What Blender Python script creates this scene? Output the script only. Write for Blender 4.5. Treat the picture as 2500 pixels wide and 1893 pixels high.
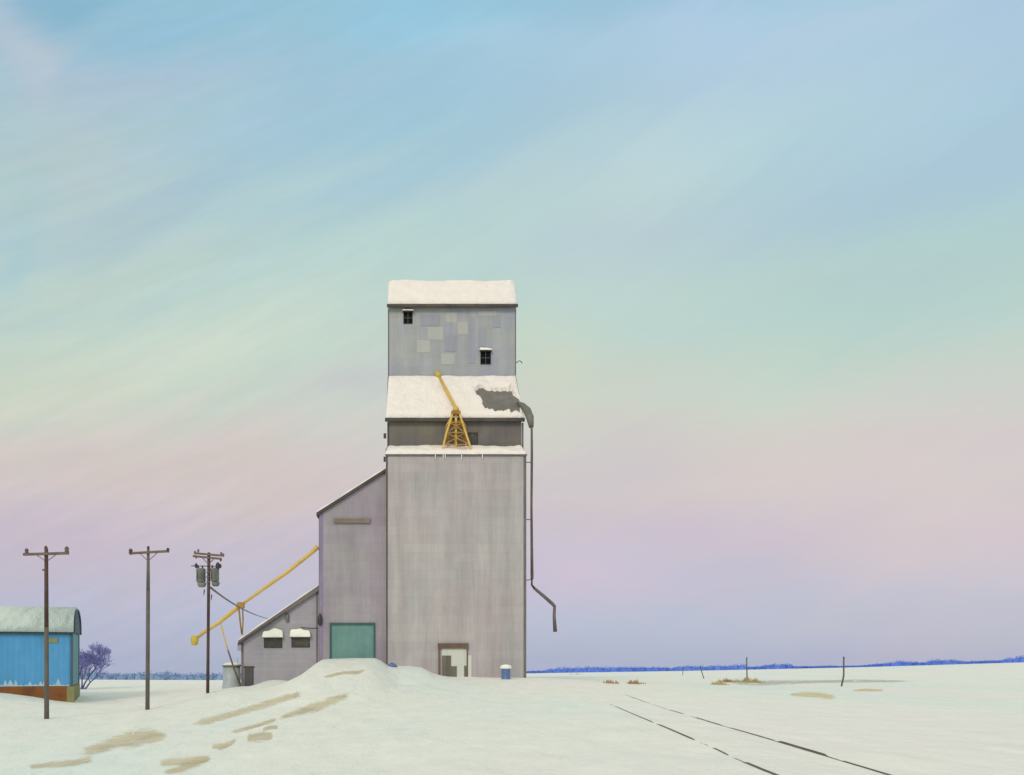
import bpy, math, random
import numpy as np
from mathutils import Vector, noise as mnoise
R = math.radians
random.seed(7)
scene = bpy.context.scene
for o in list(bpy.data.objects): bpy.data.objects.remove(o)

# ------------------------------------------------------------------ camera
F = 2070.0; CX = 1000.0; HY = 1612.0      # focal length, principal column and eye level in photo pixels (2500 wide)
cam = bpy.data.cameras.new("camera"); camo = bpy.data.objects.new("camera", cam)
scene.collection.objects.link(camo); scene.camera = camo
cam.sensor_width = 36; cam.lens = 36*F/2500
cam.shift_x = (1250-CX)/2500; cam.shift_y = (HY-946.5)/2500
cam.clip_start = 0.1; cam.clip_end = 20000
camo.location = (0, 0, 0); camo.rotation_euler = (R(90), 0, 0)

# ------------------------------------------------------------------ world, sun, exposure
def srgb(r, g, b):
    f = lambda c: (c/255/12.92) if c/255 <= 0.04045 else ((c/255+0.055)/1.055)**2.4
    return (f(r), f(g), f(b), 1)
SUN_EL, SUN_AZ = 32, 203      # degrees; azimuth clockwise from +Y: behind the camera, a little to its left
world = bpy.data.worlds.new("World"); scene.world = world; world.use_nodes = True
wn = world.node_tree; wn.nodes.clear()
def nd(t, ty, **kw):
    n = t.nodes.new(ty)
    for k, v in kw.items(): setattr(n, k, v)
    return n
def lk(t, a, b): t.links.new(a, b)
def val(t, a, sock):
    if isinstance(a, (int, float)): sock.default_value = a
    else: t.links.new(a, sock)
def mth(t, op, a, b=0.0, c=None, clamp=False):
    n = nd(t, 'ShaderNodeMath', operation=op, use_clamp=clamp)
    val(t, a, n.inputs[0]); val(t, b, n.inputs[1])
    if c is not None: val(t, c, n.inputs[2])
    return n.outputs[0]
def mixc(t, fac, a, b, blend='MIX'):
    n = nd(t, 'ShaderNodeMix', data_type='RGBA', blend_type=blend)
    val(t, fac, n.inputs[0])
    for s, v in ((n.inputs[6], a), (n.inputs[7], b)):
        if isinstance(v, tuple): s.default_value = v
        else: t.links.new(v, s)
    return n.outputs[2]

def build_world():
    t = wn
    out = nd(t, 'ShaderNodeOutputWorld'); bg = nd(t, 'ShaderNodeBackground')
    tc = nd(t, 'ShaderNodeTexCoord'); sep = nd(t, 'ShaderNodeSeparateXYZ'); lk(t, tc.outputs['Generated'], sep.inputs[0])
    x, y, z = sep.outputs
    az = mth(t, 'ARCTAN2', x, y)
    hl = mth(t, 'SQRT', mth(t, 'ADD', mth(t, 'MULTIPLY', x, x), mth(t, 'MULTIPLY', y, y)))
    el = mth(t, 'DIVIDE', z, mth(t, 'MAXIMUM', hl, 0.02))
    # soft veils of thin cloud: noise drawn out along rising diagonals on the left, level on the right
    cb = nd(t, 'ShaderNodeCombineXYZ'); lk(t, az, cb.inputs[0]); lk(t, el, cb.inputs[1])
    def streak(rot, sc, scale, det=3, rough=.5):
        m = nd(t, 'ShaderNodeMapping', vector_type='TEXTURE'); m.inputs['Rotation'].default_value = (0, 0, R(-rot)); m.inputs['Scale'].default_value = tuple(1/q for q in sc)
        lk(t, cb.outputs[0], m.inputs[0])
        n = nd(t, 'ShaderNodeTexNoise'); n.inputs['Scale'].default_value = scale; n.inputs['Detail'].default_value = det
        n.inputs['Roughness'].default_value = rough; lk(t, m.outputs[0], n.inputs['Vector'])
        return n.outputs['Fac'], n.outputs['Color']
    sA, cA = streak(-32, (1, 5, 1), 2.6)
    sB, cB = streak(0, (1, 3.6, 1), 3.2)
    lr = mth(t, 'MULTIPLY_ADD', az, -2.2, .45, clamp=True)       # 1 at left, 0 at right
    nz = mth(t, 'ADD', mth(t, 'MULTIPLY', sA, lr), mth(t, 'MULTIPLY', sB, mth(t, 'SUBTRACT', 1.0, lr)))
    warp = mth(t, 'MULTIPLY_ADD', nz, 0.22, -0.11)
    wf = mth(t, 'MULTIPLY_ADD', el, 2.6, 0.12, clamp=True)
    azc = mth(t, 'MINIMUM', mth(t, 'ABSOLUTE', az), .75)
    elf = mth(t, 'MULTIPLY', el, mth(t, 'MULTIPLY_ADD', mth(t, 'MULTIPLY', azc, azc), .5, 1.0))   # the coloured bands dip towards the sides
    e2 = mth(t, 'ADD', elf, mth(t, 'MULTIPLY', warp, wf))
    ramp = nd(t, 'ShaderNodeValToRGB'); lk(t, mth(t, 'MULTIPLY', e2, 0.8), ramp.inputs[0])
    stops = [(-.2, (160,168,192)), (0.0, (160,168,196)), (.054, (169,171,197)), (.10, (180,173,192)), (.145, (190,176,188)), (.20, (197,184,186)),
             (.26, (199,192,187)), (.32, (192,201,188)), (.40, (180,200,192)), (.49, (170,195,199)), (.585, (160,191,204)),
             (.68, (156,188,206)), (.78, (142,184,208)), (.86, (146,186,207)), (.98, (194,202,200)), (1.2, (220,220,206))]  # last stops, above the view, made pale and warm to light the ground
    cr = ramp.color_ramp; cr.interpolation = 'B_SPLINE'
    while len(cr.elements) < len(stops): cr.elements.new(0.5)
    for e, (p, c) in zip(cr.elements, stops):
        e.position = max(0, p*.8); e.color = srgb(*c)
    col = ramp.outputs[0]
    def blob(px, py, rx, ry, rot, c, s, col):
        A = math.atan((px-CX)/F); B = (HY-py)/F*math.cos(A)
        m = nd(t, 'ShaderNodeMapping', vector_type='TEXTURE')
        m.inputs['Location'].default_value = (A, B, 0); m.inputs['Rotation'].default_value = (0, 0, R(rot)); m.inputs['Scale'].default_value = (rx/F, ry/F, 1)
        lk(t, jit, m.inputs[0])
        l = nd(t, 'ShaderNodeVectorMath', operation='DOT_PRODUCT'); lk(t, m.outputs[0], l.inputs[0]); lk(t, m.outputs[0], l.inputs[1])
        g = mth(t, 'EXPONENT', mth(t, 'MULTIPLY', l.outputs['Value'], -1.0))
        return mixc(t, mth(t, 'MULTIPLY', g, s), col, srgb(*c))
    # jittered coordinates so veils have torn, brushed edges
    va = nd(t, 'ShaderNodeVectorMath', operation='MULTIPLY_ADD'); lk(t, cA, va.inputs[0]); va.inputs[1].default_value = (.14, .14, 0); va.inputs[2].default_value = (-.07, -.07, 0)
    vb = nd(t, 'ShaderNodeVectorMath', operation='ADD'); lk(t, va.outputs[0], vb.inputs[0]); lk(t, cb.outputs[0], vb.inputs[1])
    fl = nd(t, 'ShaderNodeVectorMath', operation='MULTIPLY'); lk(t, vb.outputs[0], fl.inputs[0]); fl.inputs[1].default_value = (1, 1, 0)
    jit = fl.outputs[0]
    for b in BLOBS: col = blob(*b, col)
    # faint brushed light and dark
    fn, fc = streak(-27, (1, 7, 1), 7, 6, .65)
    k = mth(t, 'ADD', mth(t, 'MULTIPLY', mth(t, 'SUBTRACT', fn, .5), mth(t, 'MULTIPLY_ADD', lr, .11, .04)), 1.0)
    hue = nd(t, 'ShaderNodeVectorMath', operation='MULTIPLY_ADD'); lk(t, mixc(t, lr, cB, fc), hue.inputs[0]); hue.inputs[1].default_value = (.13, .10, .13); hue.inputs[2].default_value = (.935, .95, .935)
    col = mixc(t, 1.0, col, hue.outputs[0], 'MULTIPLY')
    kk = nd(t, 'ShaderNodeVectorMath', operation='SCALE'); lk(t, col, kk.inputs[0]); lk(t, k, kk.inputs['Scale'])
    sky = nd(t, 'ShaderNodeTexSky', sky_type='NISHITA', sun_disc=False)
    sky.sun_elevation = R(SUN_EL); sky.sun_rotation = R(SUN_AZ)
    nb = nd(t, 'ShaderNodeVectorMath', operation='SCALE'); lk(t, sky.outputs[0], nb.inputs[0]); nb.inputs['Scale'].default_value = .012
    sc = nd(t, 'ShaderNodeVectorMath', operation='MULTIPLY_ADD'); lk(t, kk.outputs[0], sc.inputs[0]); sc.inputs[1].default_value = (1.07, 1.07, 1.035); lk(t, nb.outputs[0], sc.inputs[2])
    lk(t, sc.outputs[0], bg.inputs[0]); bg.inputs[1].default_value = 1.0
    lk(t, bg.outputs[0], out.inputs[0])
BLOBS = [  # px, py, radius x, radius y, tilt, colour, strength
    (130, 30, 190, 90, 20, (120,168,195), .75), (450, 60, 220, 60, 20, (140,184,206), .6), (1050, 60, 260, 70, 5, (140,194,218), .6),
    (60, 110, 130, 60, -50, (192,194,206), .6), (170, 420, 300, 220, 10, (178,190,188), .6), (300, 190, 260, 60, 10, (172,184,204), .5),
    (1180, 90, 150, 40, 0, (172,205,224), .35),
    (1000, 320, 260, 120, 12, (148,188,208), .6), (1650, 80, 420, 90, 0, (178,200,226), .55), (2300, 90, 320, 90, 0, (158,176,214), .6),
    (1650, 380, 330, 130, 8, (192,210,208), .6), (2250, 420, 380, 110, 0, (158,184,204), .6), (2200, 740, 380, 130, 0, (166,194,188), .6),
    (1500, 620, 350, 160, 0, (184,202,200), .4), (250, 700, 420, 60, 22, (184,200,188), .55), (120, 930, 260, 100, 15, (192,200,178), .5),
    (650, 800, 300, 60, 20, (186,202,190), .5),
    (20, 600, 60, 130, 0, (150,188,200), .5), (1330, 900, 120, 160, 0, (200,205,180), .4),
    (480, 860, 420, 90, 20, (200,211,196), .55), (2150, 160, 500, 200, 0, (176,202,218), .55), (900, 640, 500, 60, 18, (184,208,200), .5), (250, 480, 330, 45, 30, (180,198,200), .5), (560, 330, 420, 40, 26, (160,190,208), .45), (900, 480, 360, 35, 16, (158,192,210), .4), (500, 1170, 600, 70, 0, (200,182,176), .5), (850, 960, 130, 60, 0, (184,180,190), .45),
    (1500, 1130, 250, 90, 0, (192,184,188), .4), (1850, 1290, 260, 60, 0, (194,174,194), .6), (2250, 1120, 420, 120, 0, (203,188,186), .8), (2350, 1340, 300, 110, 0, (200,183,186), .6),
    (1420, 1390, 200, 90, 0, (196,178,196), .5), (1750, 1540, 200, 60, 0, (165,172,198), .5), (2350, 1540, 380, 80, 0, (176,174,188), .5),
    (150, 1330, 420, 60, 0, (182,168,186), .5), (1150, 200, 40, 300, 0, (158,194,212), .25),
    (2050, 60, 400, 50, 3, (182,196,220), .4), (700, 500, 380, 40, 24, (178,202,202), .45), (400, 520, 300, 40, 28, (158,182,196), .4),
]
build_world()
sun = bpy.data.lights.new("sun", 'SUN'); suno = bpy.data.objects.new("sun", sun); scene.collection.objects.link(suno)
sun.energy = 1.25; sun.angle = R(20); sun.color = (1.0, .86, .69)
sd = Vector((math.sin(R(SUN_AZ))*math.cos(R(SUN_EL)), math.cos(R(SUN_AZ))*math.cos(R(SUN_EL)), math.sin(R(SUN_EL))))
suno.rotation_euler = sd.to_track_quat('Z', 'Y').to_euler()
vs = scene.view_settings; vs.view_transform = 'Standard'; vs.look = 'None'; vs.exposure = 0; vs.gamma = 1; vs.use_curve_mapping = False

# ------------------------------------------------------------------ helpers
def P(px, py, Y): return Vector(((px-CX)/F*Y, Y, -(py-HY)/F*Y))
def X_(px, Y): return (px-CX)/F*Y
def Z_(py, Y): return -(py-HY)/F*Y
wl = {}
def tag(o, label=None, cat=None, group=None, kind=None):
    for k, v in (('label', label), ('category', cat), ('group', group), ('kind', kind)):
        if v: o[k] = v
    return o
def thing(name, loc, label, cat, group=None):
    o = bpy.data.objects.new(name, None); scene.collection.objects.link(o); o.location = loc; o.empty_display_size = .3
    wl[o.name] = Vector(loc); return tag(o, label, cat, group)
class MB:
    def __init__(s): s.v = []; s.f = []; s.smooth = []
    def add(s, vs, fs, sm=False):
        b = len(s.v); s.v += [tuple(v) for v in vs]; s.f += [tuple(b+i for i in f) for f in fs]; s.smooth += [sm]*len(fs); return s
    def box(s, x0, x1, y0, y1, z0, z1):
        return s.add([(x, y, z) for z in (z0, z1) for y in (y0, y1) for x in (x0, x1)],
              [(0,2,3,1), (4,5,7,6), (0,1,5,4), (2,6,7,3), (0,4,6,2), (1,3,7,5)])
    def prism(s, poly, y0, y1, axis='y'):      # polygon in XZ extruded in Y (or polygon in YZ extruded in X)
        n = len(poly)
        if axis == 'y': vs = [(a, y0, b) for a, b in poly]+[(a, y1, b) for a, b in poly]
        else: vs = [(y0, a, b) for a, b in poly]+[(y1, a, b) for a, b in poly]
        return s.add(vs, [tuple(range(n)), tuple(range(2*n-1, n-1, -1))]+[(i, i+n, (i+1) % n+n, (i+1) % n) for i in range(n)])
    def tube(s, pts, rad, n=10, caps=True, sm=True):
        pts = [Vector(p) for p in pts]; m = len(pts)
        if not isinstance(rad, (list, tuple)): rad = [rad]*m
        vs = []
        up = Vector((0, 0, 1)); d0 = (pts[1]-pts[0]).normalized()
        if abs(d0.z) > .9: up = Vector((0, 1, 0))
        for i, p in enumerate(pts):
            d = (pts[min(i+1, m-1)]-pts[max(i-1, 0)]).normalized()
            a = d.cross(up).normalized(); b = a.cross(d)
            for k in range(n):
                t = 2*math.pi*k/n; vs.append(p+(a*math.cos(t)+b*math.sin(t))*rad[i])
        fs = [(i*n+k, i*n+(k+1) % n, (i+1)*n+(k+1) % n, (i+1)*n+k) for i in range(m-1) for k in range(n)]
        s.add(vs, fs, sm)
        if caps:
            b = len(s.v)-len(vs)
            s.f += [tuple(b+k for k in range(n)), tuple(b+(m-1)*n+k for k in range(n-1, -1, -1))]; s.smooth += [False, False]
        return s
    def beam(s, a, b, w, h=None):              # square bar between two points
        a, b = Vector(a), Vector(b); h = h or w; d = (b-a).normalized()
        up = Vector((0, 0, 1)) if abs(d.z) < .9 else Vector((0, 1, 0))
        u = d.cross(up).normalized()*w/2; v = u.cross(d).normalized()*h/2
        vs = [p+sx*u+sy*v for p in (a, b) for sx, sy in ((-1,-1), (1,-1), (1,1), (-1,1))]
        return s.add(vs, [(0,1,2,3), (7,6,5,4), (0,4,5,1), (1,5,6,2), (2,6,7,3), (3,7,4,0)])
    def lathe(s, c, prof, n=16, jit=0, sm=True):
        c = Vector(c); m = len(prof)
        vs = [c+Vector((r*(1+random.uniform(-jit, jit))*math.cos(2*math.pi*k/n), r*(1+random.uniform(-jit, jit))*math.sin(2*math.pi*k/n), z)) for r, z in prof for k in range(n)]
        fs = [(i*n+k, i*n+(k+1) % n, (i+1)*n+(k+1) % n, (i+1)*n+k) for i in range(m-1) for k in range(n)]
        fs += [tuple(range(n-1, -1, -1)), tuple((m-1)*n+k for k in range(n))]
        return s.add(vs, fs, sm)
    def build(s, name, mat, parent=None, bevel=0):
        loc = wl.get(parent.name, Vector((0, 0, 0))) if parent else Vector((0, 0, 0))
        me = bpy.data.meshes.new(name); me.from_pydata([Vector(v)-loc for v in s.v], [], s.f)
        me.polygons.foreach_set('use_smooth', s.smooth); me.materials.append(mat); me.update()
        import bmesh
        bm = bmesh.new(); bm.from_mesh(me); bmesh.ops.recalc_face_normals(bm, faces=bm.faces); bm.to_mesh(me); bm.free()
        o = bpy.data.objects.new(name, me); scene.collection.objects.link(o)
        if parent: o.parent = parent
        wl[o.name] = loc
        if bevel:
            b = o.modifiers.new('bevel', 'BEVEL'); b.width = bevel; b.segments = 2; b.limit_method = 'ANGLE'
        return o

# ------------------------------------------------------------------ materials
def mat(name, base, tint=None, tint2=None, rough=.7, scale=1.0, streak=0, bump=.0, bscale=20, metal=0.0, rib=0, ribamp=.3, fade=.35, vgrad=None, stain=None, tmix=.6, seam=None):
    """weathered surface: base colour, two tints in broad soft patches, optional vertical streaks and ribs of metal sheet"""
    m = bpy.data.materials.new(name); m.use_nodes = True; t = m.node_tree; bs = t.nodes['Principled BSDF']
    tc = nd(t, 'ShaderNodeTexCoord'); co = tc.outputs['Object']
    bs.inputs['Roughness'].default_value = rough; bs.inputs['Metallic'].default_value = metal
    def nz(sc, det=4, vec=(1, 1, 1), ro=.55, off=0):
        mp = nd(t, 'ShaderNodeMapping'); mp.inputs['Scale'].default_value = vec; mp.inputs['Location'].default_value = (off, off*.7, off*.3); lk(t, co, mp.inputs[0])
        n = nd(t, 'ShaderNodeTexNoise'); n.inputs['Scale'].default_value = sc; n.inputs['Detail'].default_value = det; n.inputs['Roughness'].default_value = ro
        lk(t, mp.outputs[0], n.inputs['Vector']); return n.outputs['Fac']
    def soft(f, lo, hi):
        r = nd(t, 'ShaderNodeMapRange', interpolation_type='SMOOTHSTEP'); lk(t, f, r.inputs[0]); r.inputs[1].default_value = lo; r.inputs[2].default_value = hi; return r.outputs[0]
    col = base
    if tint: col = mixc(t, mth(t, 'MULTIPLY', soft(nz(.18*scale, 3, off=3), .42, .66), tmix), col, tint)
    if tint2: col = mixc(t, mth(t, 'MULTIPLY', soft(nz(.25*scale, 3, off=11), .45, .7), tmix), col, tint2)
    if streak:
        s1 = nz(1.0, 5, (1.5, 1.5, .13), .6, 5); s2 = nz(1.0, 4, (9, 9, .5), .6, 9)
        f = mth(t, 'ADD', mth(t, 'MULTIPLY', s1, .7), mth(t, 'MULTIPLY', s2, .3))
        k = nd(t, 'ShaderNodeMapRange'); lk(t, f, k.inputs[0]); k.inputs[1].default_value = .32; k.inputs[2].default_value = .68
        k.inputs[3].default_value = 1-streak; k.inputs[4].default_value = 1+streak*.6
        sc = nd(t, 'ShaderNodeVectorMath', operation='SCALE')
        if isinstance(col, tuple): sc.inputs[0].default_value = col[:3]
        else: lk(t, col, sc.inputs[0])
        lk(t, k.outputs[0], sc.inputs['Scale']); col = sc.outputs[0]
    if stain:
        col = mixc(t, mth(t, 'MULTIPLY', soft(nz(1.0, 6, (1.1, 1.1, .25), .65, 21), .55, .75), stain[1]), col, stain[0])
    if seam:
        sp0 = nd(t, 'ShaderNodeSeparateXYZ'); lk(t, co, sp0.inputs[0]); cx0 = nd(t, 'ShaderNodeCombineXYZ'); lk(t, sp0.outputs[0], cx0.inputs[0]); lk(t, sp0.outputs[2], cx0.inputs[1])
        bk = nd(t, 'ShaderNodeTexBrick'); lk(t, cx0.outputs[0], bk.inputs['Vector']); bk.inputs['Color1'].default_value = (.955,.955,.955,1); bk.inputs['Color2'].default_value = (1.03,1.03,1.03,1)
        bk.inputs['Mortar'].default_value = (.86,.86,.87,1); bk.inputs['Scale'].default_value = 1; bk.inputs['Mortar Size'].default_value = .012; bk.inputs['Mortar Smooth'].default_value = .5
        bk.inputs['Brick Width'].default_value = seam[0]; bk.inputs['Row Height'].default_value = seam[1]
        col = mixc(t, 1.0, col, bk.outputs['Color'], 'MULTIPLY')
    g = nz(bscale*.5, 5, off=2)
    gk = mth(t, 'MULTIPLY_ADD', g, .16, .92)
    sc = nd(t, 'ShaderNodeVectorMath', operation='SCALE')
    if isinstance(col, tuple): sc.inputs[0].default_value = col[:3]
    else: lk(t, col, sc.inputs[0])
    lk(t, gk, sc.inputs['Scale']); lk(t, sc.outputs[0], bs.inputs['Base Color'])
    if bump or rib:
        h = mth(t, 'MULTIPLY', nz(bscale, 4), bump)
        if rib:
            sp = nd(t, 'ShaderNodeSeparateXYZ'); lk(t, co, sp.inputs[0])
            h = mth(t, 'ADD', h, mth(t, 'MULTIPLY', mth(t, 'SINE', mth(t, 'MULTIPLY', sp.outputs[0], 2*math.pi/rib)), ribamp))
        b = nd(t, 'ShaderNodeBump'); b.inputs['Distance'].default_value = .02; b.inputs['Strength'].default_value = .8
        lk(t, h, b.inputs['Height']); lk(t, b.outputs[0], bs.inputs['Normal'])
    return m
def snow_mat(name, a, b, c):
    m = bpy.data.materials.new(name); m.use_nodes = True; t = m.node_tree; bs = t.nodes['Principled BSDF']
    bs.inputs['Roughness'].default_value = .65; bs.inputs['Specular IOR Level'].default_value = .25
    tc = nd(t, 'ShaderNodeTexCoord'); co = tc.outputs['Object']
    def nz(sc, det, vec=(1, 1, 1), off=0):
        mp = nd(t, 'ShaderNodeMapping'); mp.inputs['Scale'].default_value = vec; mp.inputs['Location'].default_value = (off, off, 0); lk(t, co, mp.inputs[0])
        n = nd(t, 'ShaderNodeTexNoise'); n.inputs['Scale'].default_value = sc; n.inputs['Detail'].default_value = det; lk(t, mp.outputs[0], n.inputs['Vector']); return n.outputs['Fac']
    def soft(f, lo, hi):
        r = nd(t, 'ShaderNodeMapRange', interpolation_type='SMOOTHSTEP'); lk(t, f, r.inputs[0]); r.inputs[1].default_value = lo; r.inputs[2].default_value = hi; return r.outputs[0]
    col = mixc(t, mth(t, 'MULTIPLY', soft(nz(.09, 3, (1, .35, 1)), .42, .62), .8), a, b)
    col = mixc(t, mth(t, 'MULTIPLY', soft(nz(.07, 3, (1, .3, 1), 40), .48, .66), .8), col, c)
    sk = nd(t, 'ShaderNodeVectorMath', operation='SCALE'); lk(t, col, sk.inputs[0]); lk(t, mth(t, 'MULTIPLY_ADD', nz(1.6, 9, (1, .3, 1), 7), .16, .92), sk.inputs['Scale'])
    lk(t, sk.outputs[0], bs.inputs['Base Color'])
    h = mth(t, 'ADD', mth(t, 'MULTIPLY', nz(1.0, 7, (1, .4, 1)), 1.5), mth(t, 'MULTIPLY', nz(10, 5), .22))
    bm = nd(t, 'ShaderNodeBump'); bm.inputs['Strength'].default_value = .8; bm.inputs['Distance'].default_value = .22
    lk(t, h, bm.inputs['Height']); lk(t, bm.outputs[0], bs.inputs['Normal'])
    return m
def plain(name, c, rough=.6): return mat(name, c, rough=rough, bump=.2, bscale=12)
M = {}
M['snow'] = snow_mat('ground_snow', (.82,.835,.785,1), (.75,.82,.81,1), (.86,.815,.80,1))
M['roof_snow'] = snow_mat('roof_snow', (.87,.81,.765,1), (.87,.79,.79,1), (.83,.80,.79,1))
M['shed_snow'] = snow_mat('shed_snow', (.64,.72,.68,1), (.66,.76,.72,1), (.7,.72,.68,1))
M['cap_snow'] = snow_mat('cap_snow', (.93,.92,.82,1), (.9,.92,.86,1), (.92,.88,.82,1))
M['clad'] = mat('pale_grey_sheet_cladding', (.445,.41,.415,1), (.41,.345,.375,1), (.37,.385,.39,1), scale=.9, streak=.19, bump=.12, bscale=3, rib=.26, ribamp=.04, rough=.55, stain=((.25,.23,.22,1), .25), seam=(2.4, .61))
M['clad_cupola'] = mat('blue_grey_sheet_cladding', (.34,.36,.38,1), (.31,.31,.43,1), (.37,.38,.34,1), scale=1.6, streak=.14, bump=.12, bscale=3, rib=.26, ribamp=.04, rough=.5, seam=(2.4, .61))
M['clad_mid'] = mat('eave_shaded_olive_cladding', (.16,.145,.13,1), (.12,.11,.118,1), (.23,.215,.14,1), scale=1.1, streak=.18, bump=.12, bscale=3, rib=.26, ribamp=.04, seam=(2.4, .61))  # olive wall, colour darkened to paint in the shade under the eave
M['clad_annex'] = mat('mauve_grey_sheet_cladding', (.345,.305,.355,1), (.295,.245,.315,1), (.36,.355,.35,1), scale=1.3, streak=.16, bump=.12, bscale=3, rib=.26, ribamp=.04, seam=(2.4, .61))
M['clad_office'] = mat('grey_board_siding', (.37,.345,.39,1), (.33,.30,.365,1), (.36,.37,.38,1), scale=1.3, streak=.10, bump=.1, bscale=4, seam=(4.1, .3))
M['patch'] = mat('newer_pale_sheet', (.42,.425,.41,1), (.45,.42,.42,1), streak=.08, bump=.2, bscale=5)
M['patch_blue'] = mat('blue_tinted_sheet', (.30,.31,.385,1), (.34,.345,.39,1), streak=.10, bump=.2, bscale=5)
M['trim_dark'] = mat('dark_brown_trim', (.055,.045,.042,1), (.10,.085,.075,1), scale=5, bump=.3, bscale=8)
M['trim_grey'] = mat('weathered_grey_trim', (.16,.145,.14,1), (.10,.09,.085,1), scale=4, bump=.3, bscale=8)
M['trim_mauve'] = mat('mauve_corner_trim', (.24,.20,.32,1), (.30,.26,.38,1), scale=3, streak=.1)
M['roof_bare'] = mat('bare_grey_roofing', (.155,.145,.135,1), (.21,.20,.19,1), (.12,.115,.11,1), scale=6, bump=.6, bscale=6)
M['black'] = plain('black_window_glass', (.006,.006,.007,1), .25)
M['black'].node_tree.nodes['Principled BSDF'].inputs['Specular IOR Level'].default_value = .08
M['muntin'] = plain('grey_window_bar', (.10,.085,.11,1))
M['glass_dark'] = mat('dusty_dark_glass', (.045,.045,.035,1), (.09,.09,.06,1), scale=12, rough=.35)
M['teal'] = mat('teal_door_paint', (.13,.26,.245,1), (.10,.215,.21,1), (.16,.30,.275,1), scale=2.5, streak=.12, bump=.2, bscale=4, rib=.5, ribamp=.25)
M['teal_dark'] = mat('dark_teal_frame', (.035,.095,.10,1), (.05,.12,.12,1), scale=4)
M['brown'] = mat('weathered_brown_timber', (.13,.085,.06,1), (.17,.12,.085,1), scale=5, streak=.2, bump=.4, bscale=9)
M['brown_pale'] = mat('faded_brown_board', (.20,.155,.125,1), (.25,.20,.165,1), scale=5, streak=.15)
M['white_paint'] = mat('chalky_white_paint', (.58,.62,.56,1), (.66,.64,.58,1), scale=3, streak=.1, bump=.2)
M['plank'] = mat('grey_weathered_plank', (.14,.125,.10,1), (.19,.17,.135,1), scale=5, streak=.3, bump=.4, bscale=9)
M['yellow'] = mat('ochre_yellow_paint', (.66,.44,.09,1), (.50,.30,.05,1), (.70,.52,.19,1), scale=5, rough=.5, bump=.2)
M['yellow_dark'] = mat('rusty_yellow_paint', (.42,.23,.045,1), (.20,.08,.025,1), scale=8, rough=.6, bump=.3)
M['yellow_pure'] = mat('bright_ochre_paint', (.62,.46,.06,1), (.52,.36,.05,1), scale=8, rough=.5)
M['pole_red'] = mat('red_brown_pole_timber', (.085,.04,.032,1), (.14,.09,.075,1), scale=9, streak=.35, bump=.6, bscale=9)
M['pole_grey'] = mat('grey_pole_timber', (.16,.14,.125,1), (.11,.09,.08,1), scale=7, streak=.3, bump=.6, bscale=9)
M['crossarm'] = mat('crossarm_timber', (.17,.12,.10,1), (.11,.065,.05,1), scale=9, bump=.4)
M['iron'] = mat('dark_iron', (.035,.03,.04,1), (.06,.05,.055,1), scale=6, rough=.5)
M['iron_black'] = mat('black_window_frame', (.015,.013,.014,1), (.03,.026,.028,1), scale=6)
M['dark_door'] = mat('dark_grey_door', (.07,.066,.07,1), (.095,.09,.085,1), scale=3, streak=.2)
M['galv'] = mat('galvanised_can', (.19,.20,.19,1), (.13,.135,.13,1), (.25,.25,.22,1), scale=9, streak=.15, rough=.5, bump=.2)
M['pipe'] = mat('dull_brown_pipe', (.13,.105,.095,1), (.08,.06,.06,1), (.2,.17,.15,1), scale=4, rough=.6, bump=.3)
M['blue_wall'] = mat('sky_blue_sheet_wall', (.07,.31,.60,1), (.06,.30,.52,1), (.11,.35,.66,1), scale=2.4, streak=.12, bump=.15, bscale=3, rib=.3, ribamp=.25, rough=.5, stain=((.04,.22,.25,1), .5))
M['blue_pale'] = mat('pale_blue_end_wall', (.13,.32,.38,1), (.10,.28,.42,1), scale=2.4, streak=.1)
M['blue_dark'] = mat('slate_blue_trim', (.05,.105,.14,1), (.08,.14,.17,1), scale=4, bump=.3)
M['frost'] = snow_mat('frost', (.36,.54,.66,1), (.42,.58,.68,1), (.48,.6,.66,1))
M['rust'] = mat('rust_brown_foundation', (.22,.075,.012,1), (.10,.025,.01,1), (.28,.11,.02,1), scale=5, bump=.6, bscale=7, streak=.15)
M['olive'] = mat('olive_painted_post', (.26,.25,.10,1), (.16,.14,.05,1), scale=5, streak=.2, bump=.3)
M['tree_purple'] = mat('violet_grey_bark', (.29,.28,.62,1), (.22,.25,.58,1), scale=2)
M['trunk'] = mat('dark_violet_bark', (.14,.13,.30,1), (.10,.10,.24,1), scale=4)
M['far_blue'] = mat('haze_blue_far_trees', (.12,.24,.78,1), (.16,.31,.76,1), (.10,.20,.72,1), scale=.1)  # blue of distant haze painted into the tree colour
M['far_blue_left'] = mat('haze_slate_blue_trees', (.24,.36,.58,1), (.27,.41,.57,1), (.22,.30,.60,1), scale=.2)  # slate-blue haze put into these trees' colour as well
M['barrel'] = mat('blue_barrel_paint', (.09,.16,.35,1), (.13,.20,.38,1), scale=4, rough=.45)
M['tarp'] = mat('blue_tarp', (.10,.15,.36,1), (.14,.18,.32,1), scale=6, rough=.6)
M['bin'] = mat('pale_grey_bin', (.42,.48,.50,1), (.30,.38,.46,1), (.46,.50,.46,1), scale=4, streak=.15, rough=.5)
M['grass'] = mat('dry_olive_grass', (.44,.37,.17,1), (.52,.46,.25,1), scale=3)
M['grass_brown'] = mat('dry_brown_grass', (.36,.22,.13,1), (.44,.30,.19,1), scale=3)
M['post'] = mat('dark_post_timber', (.09,.08,.085,1), (.13,.10,.09,1), scale=5, bump=.4)
M['rail'] = mat('dark_steel_rail', (.08,.07,.055,1), (.12,.10,.08,1), scale=6, rough=.5, bump=.3)

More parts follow.
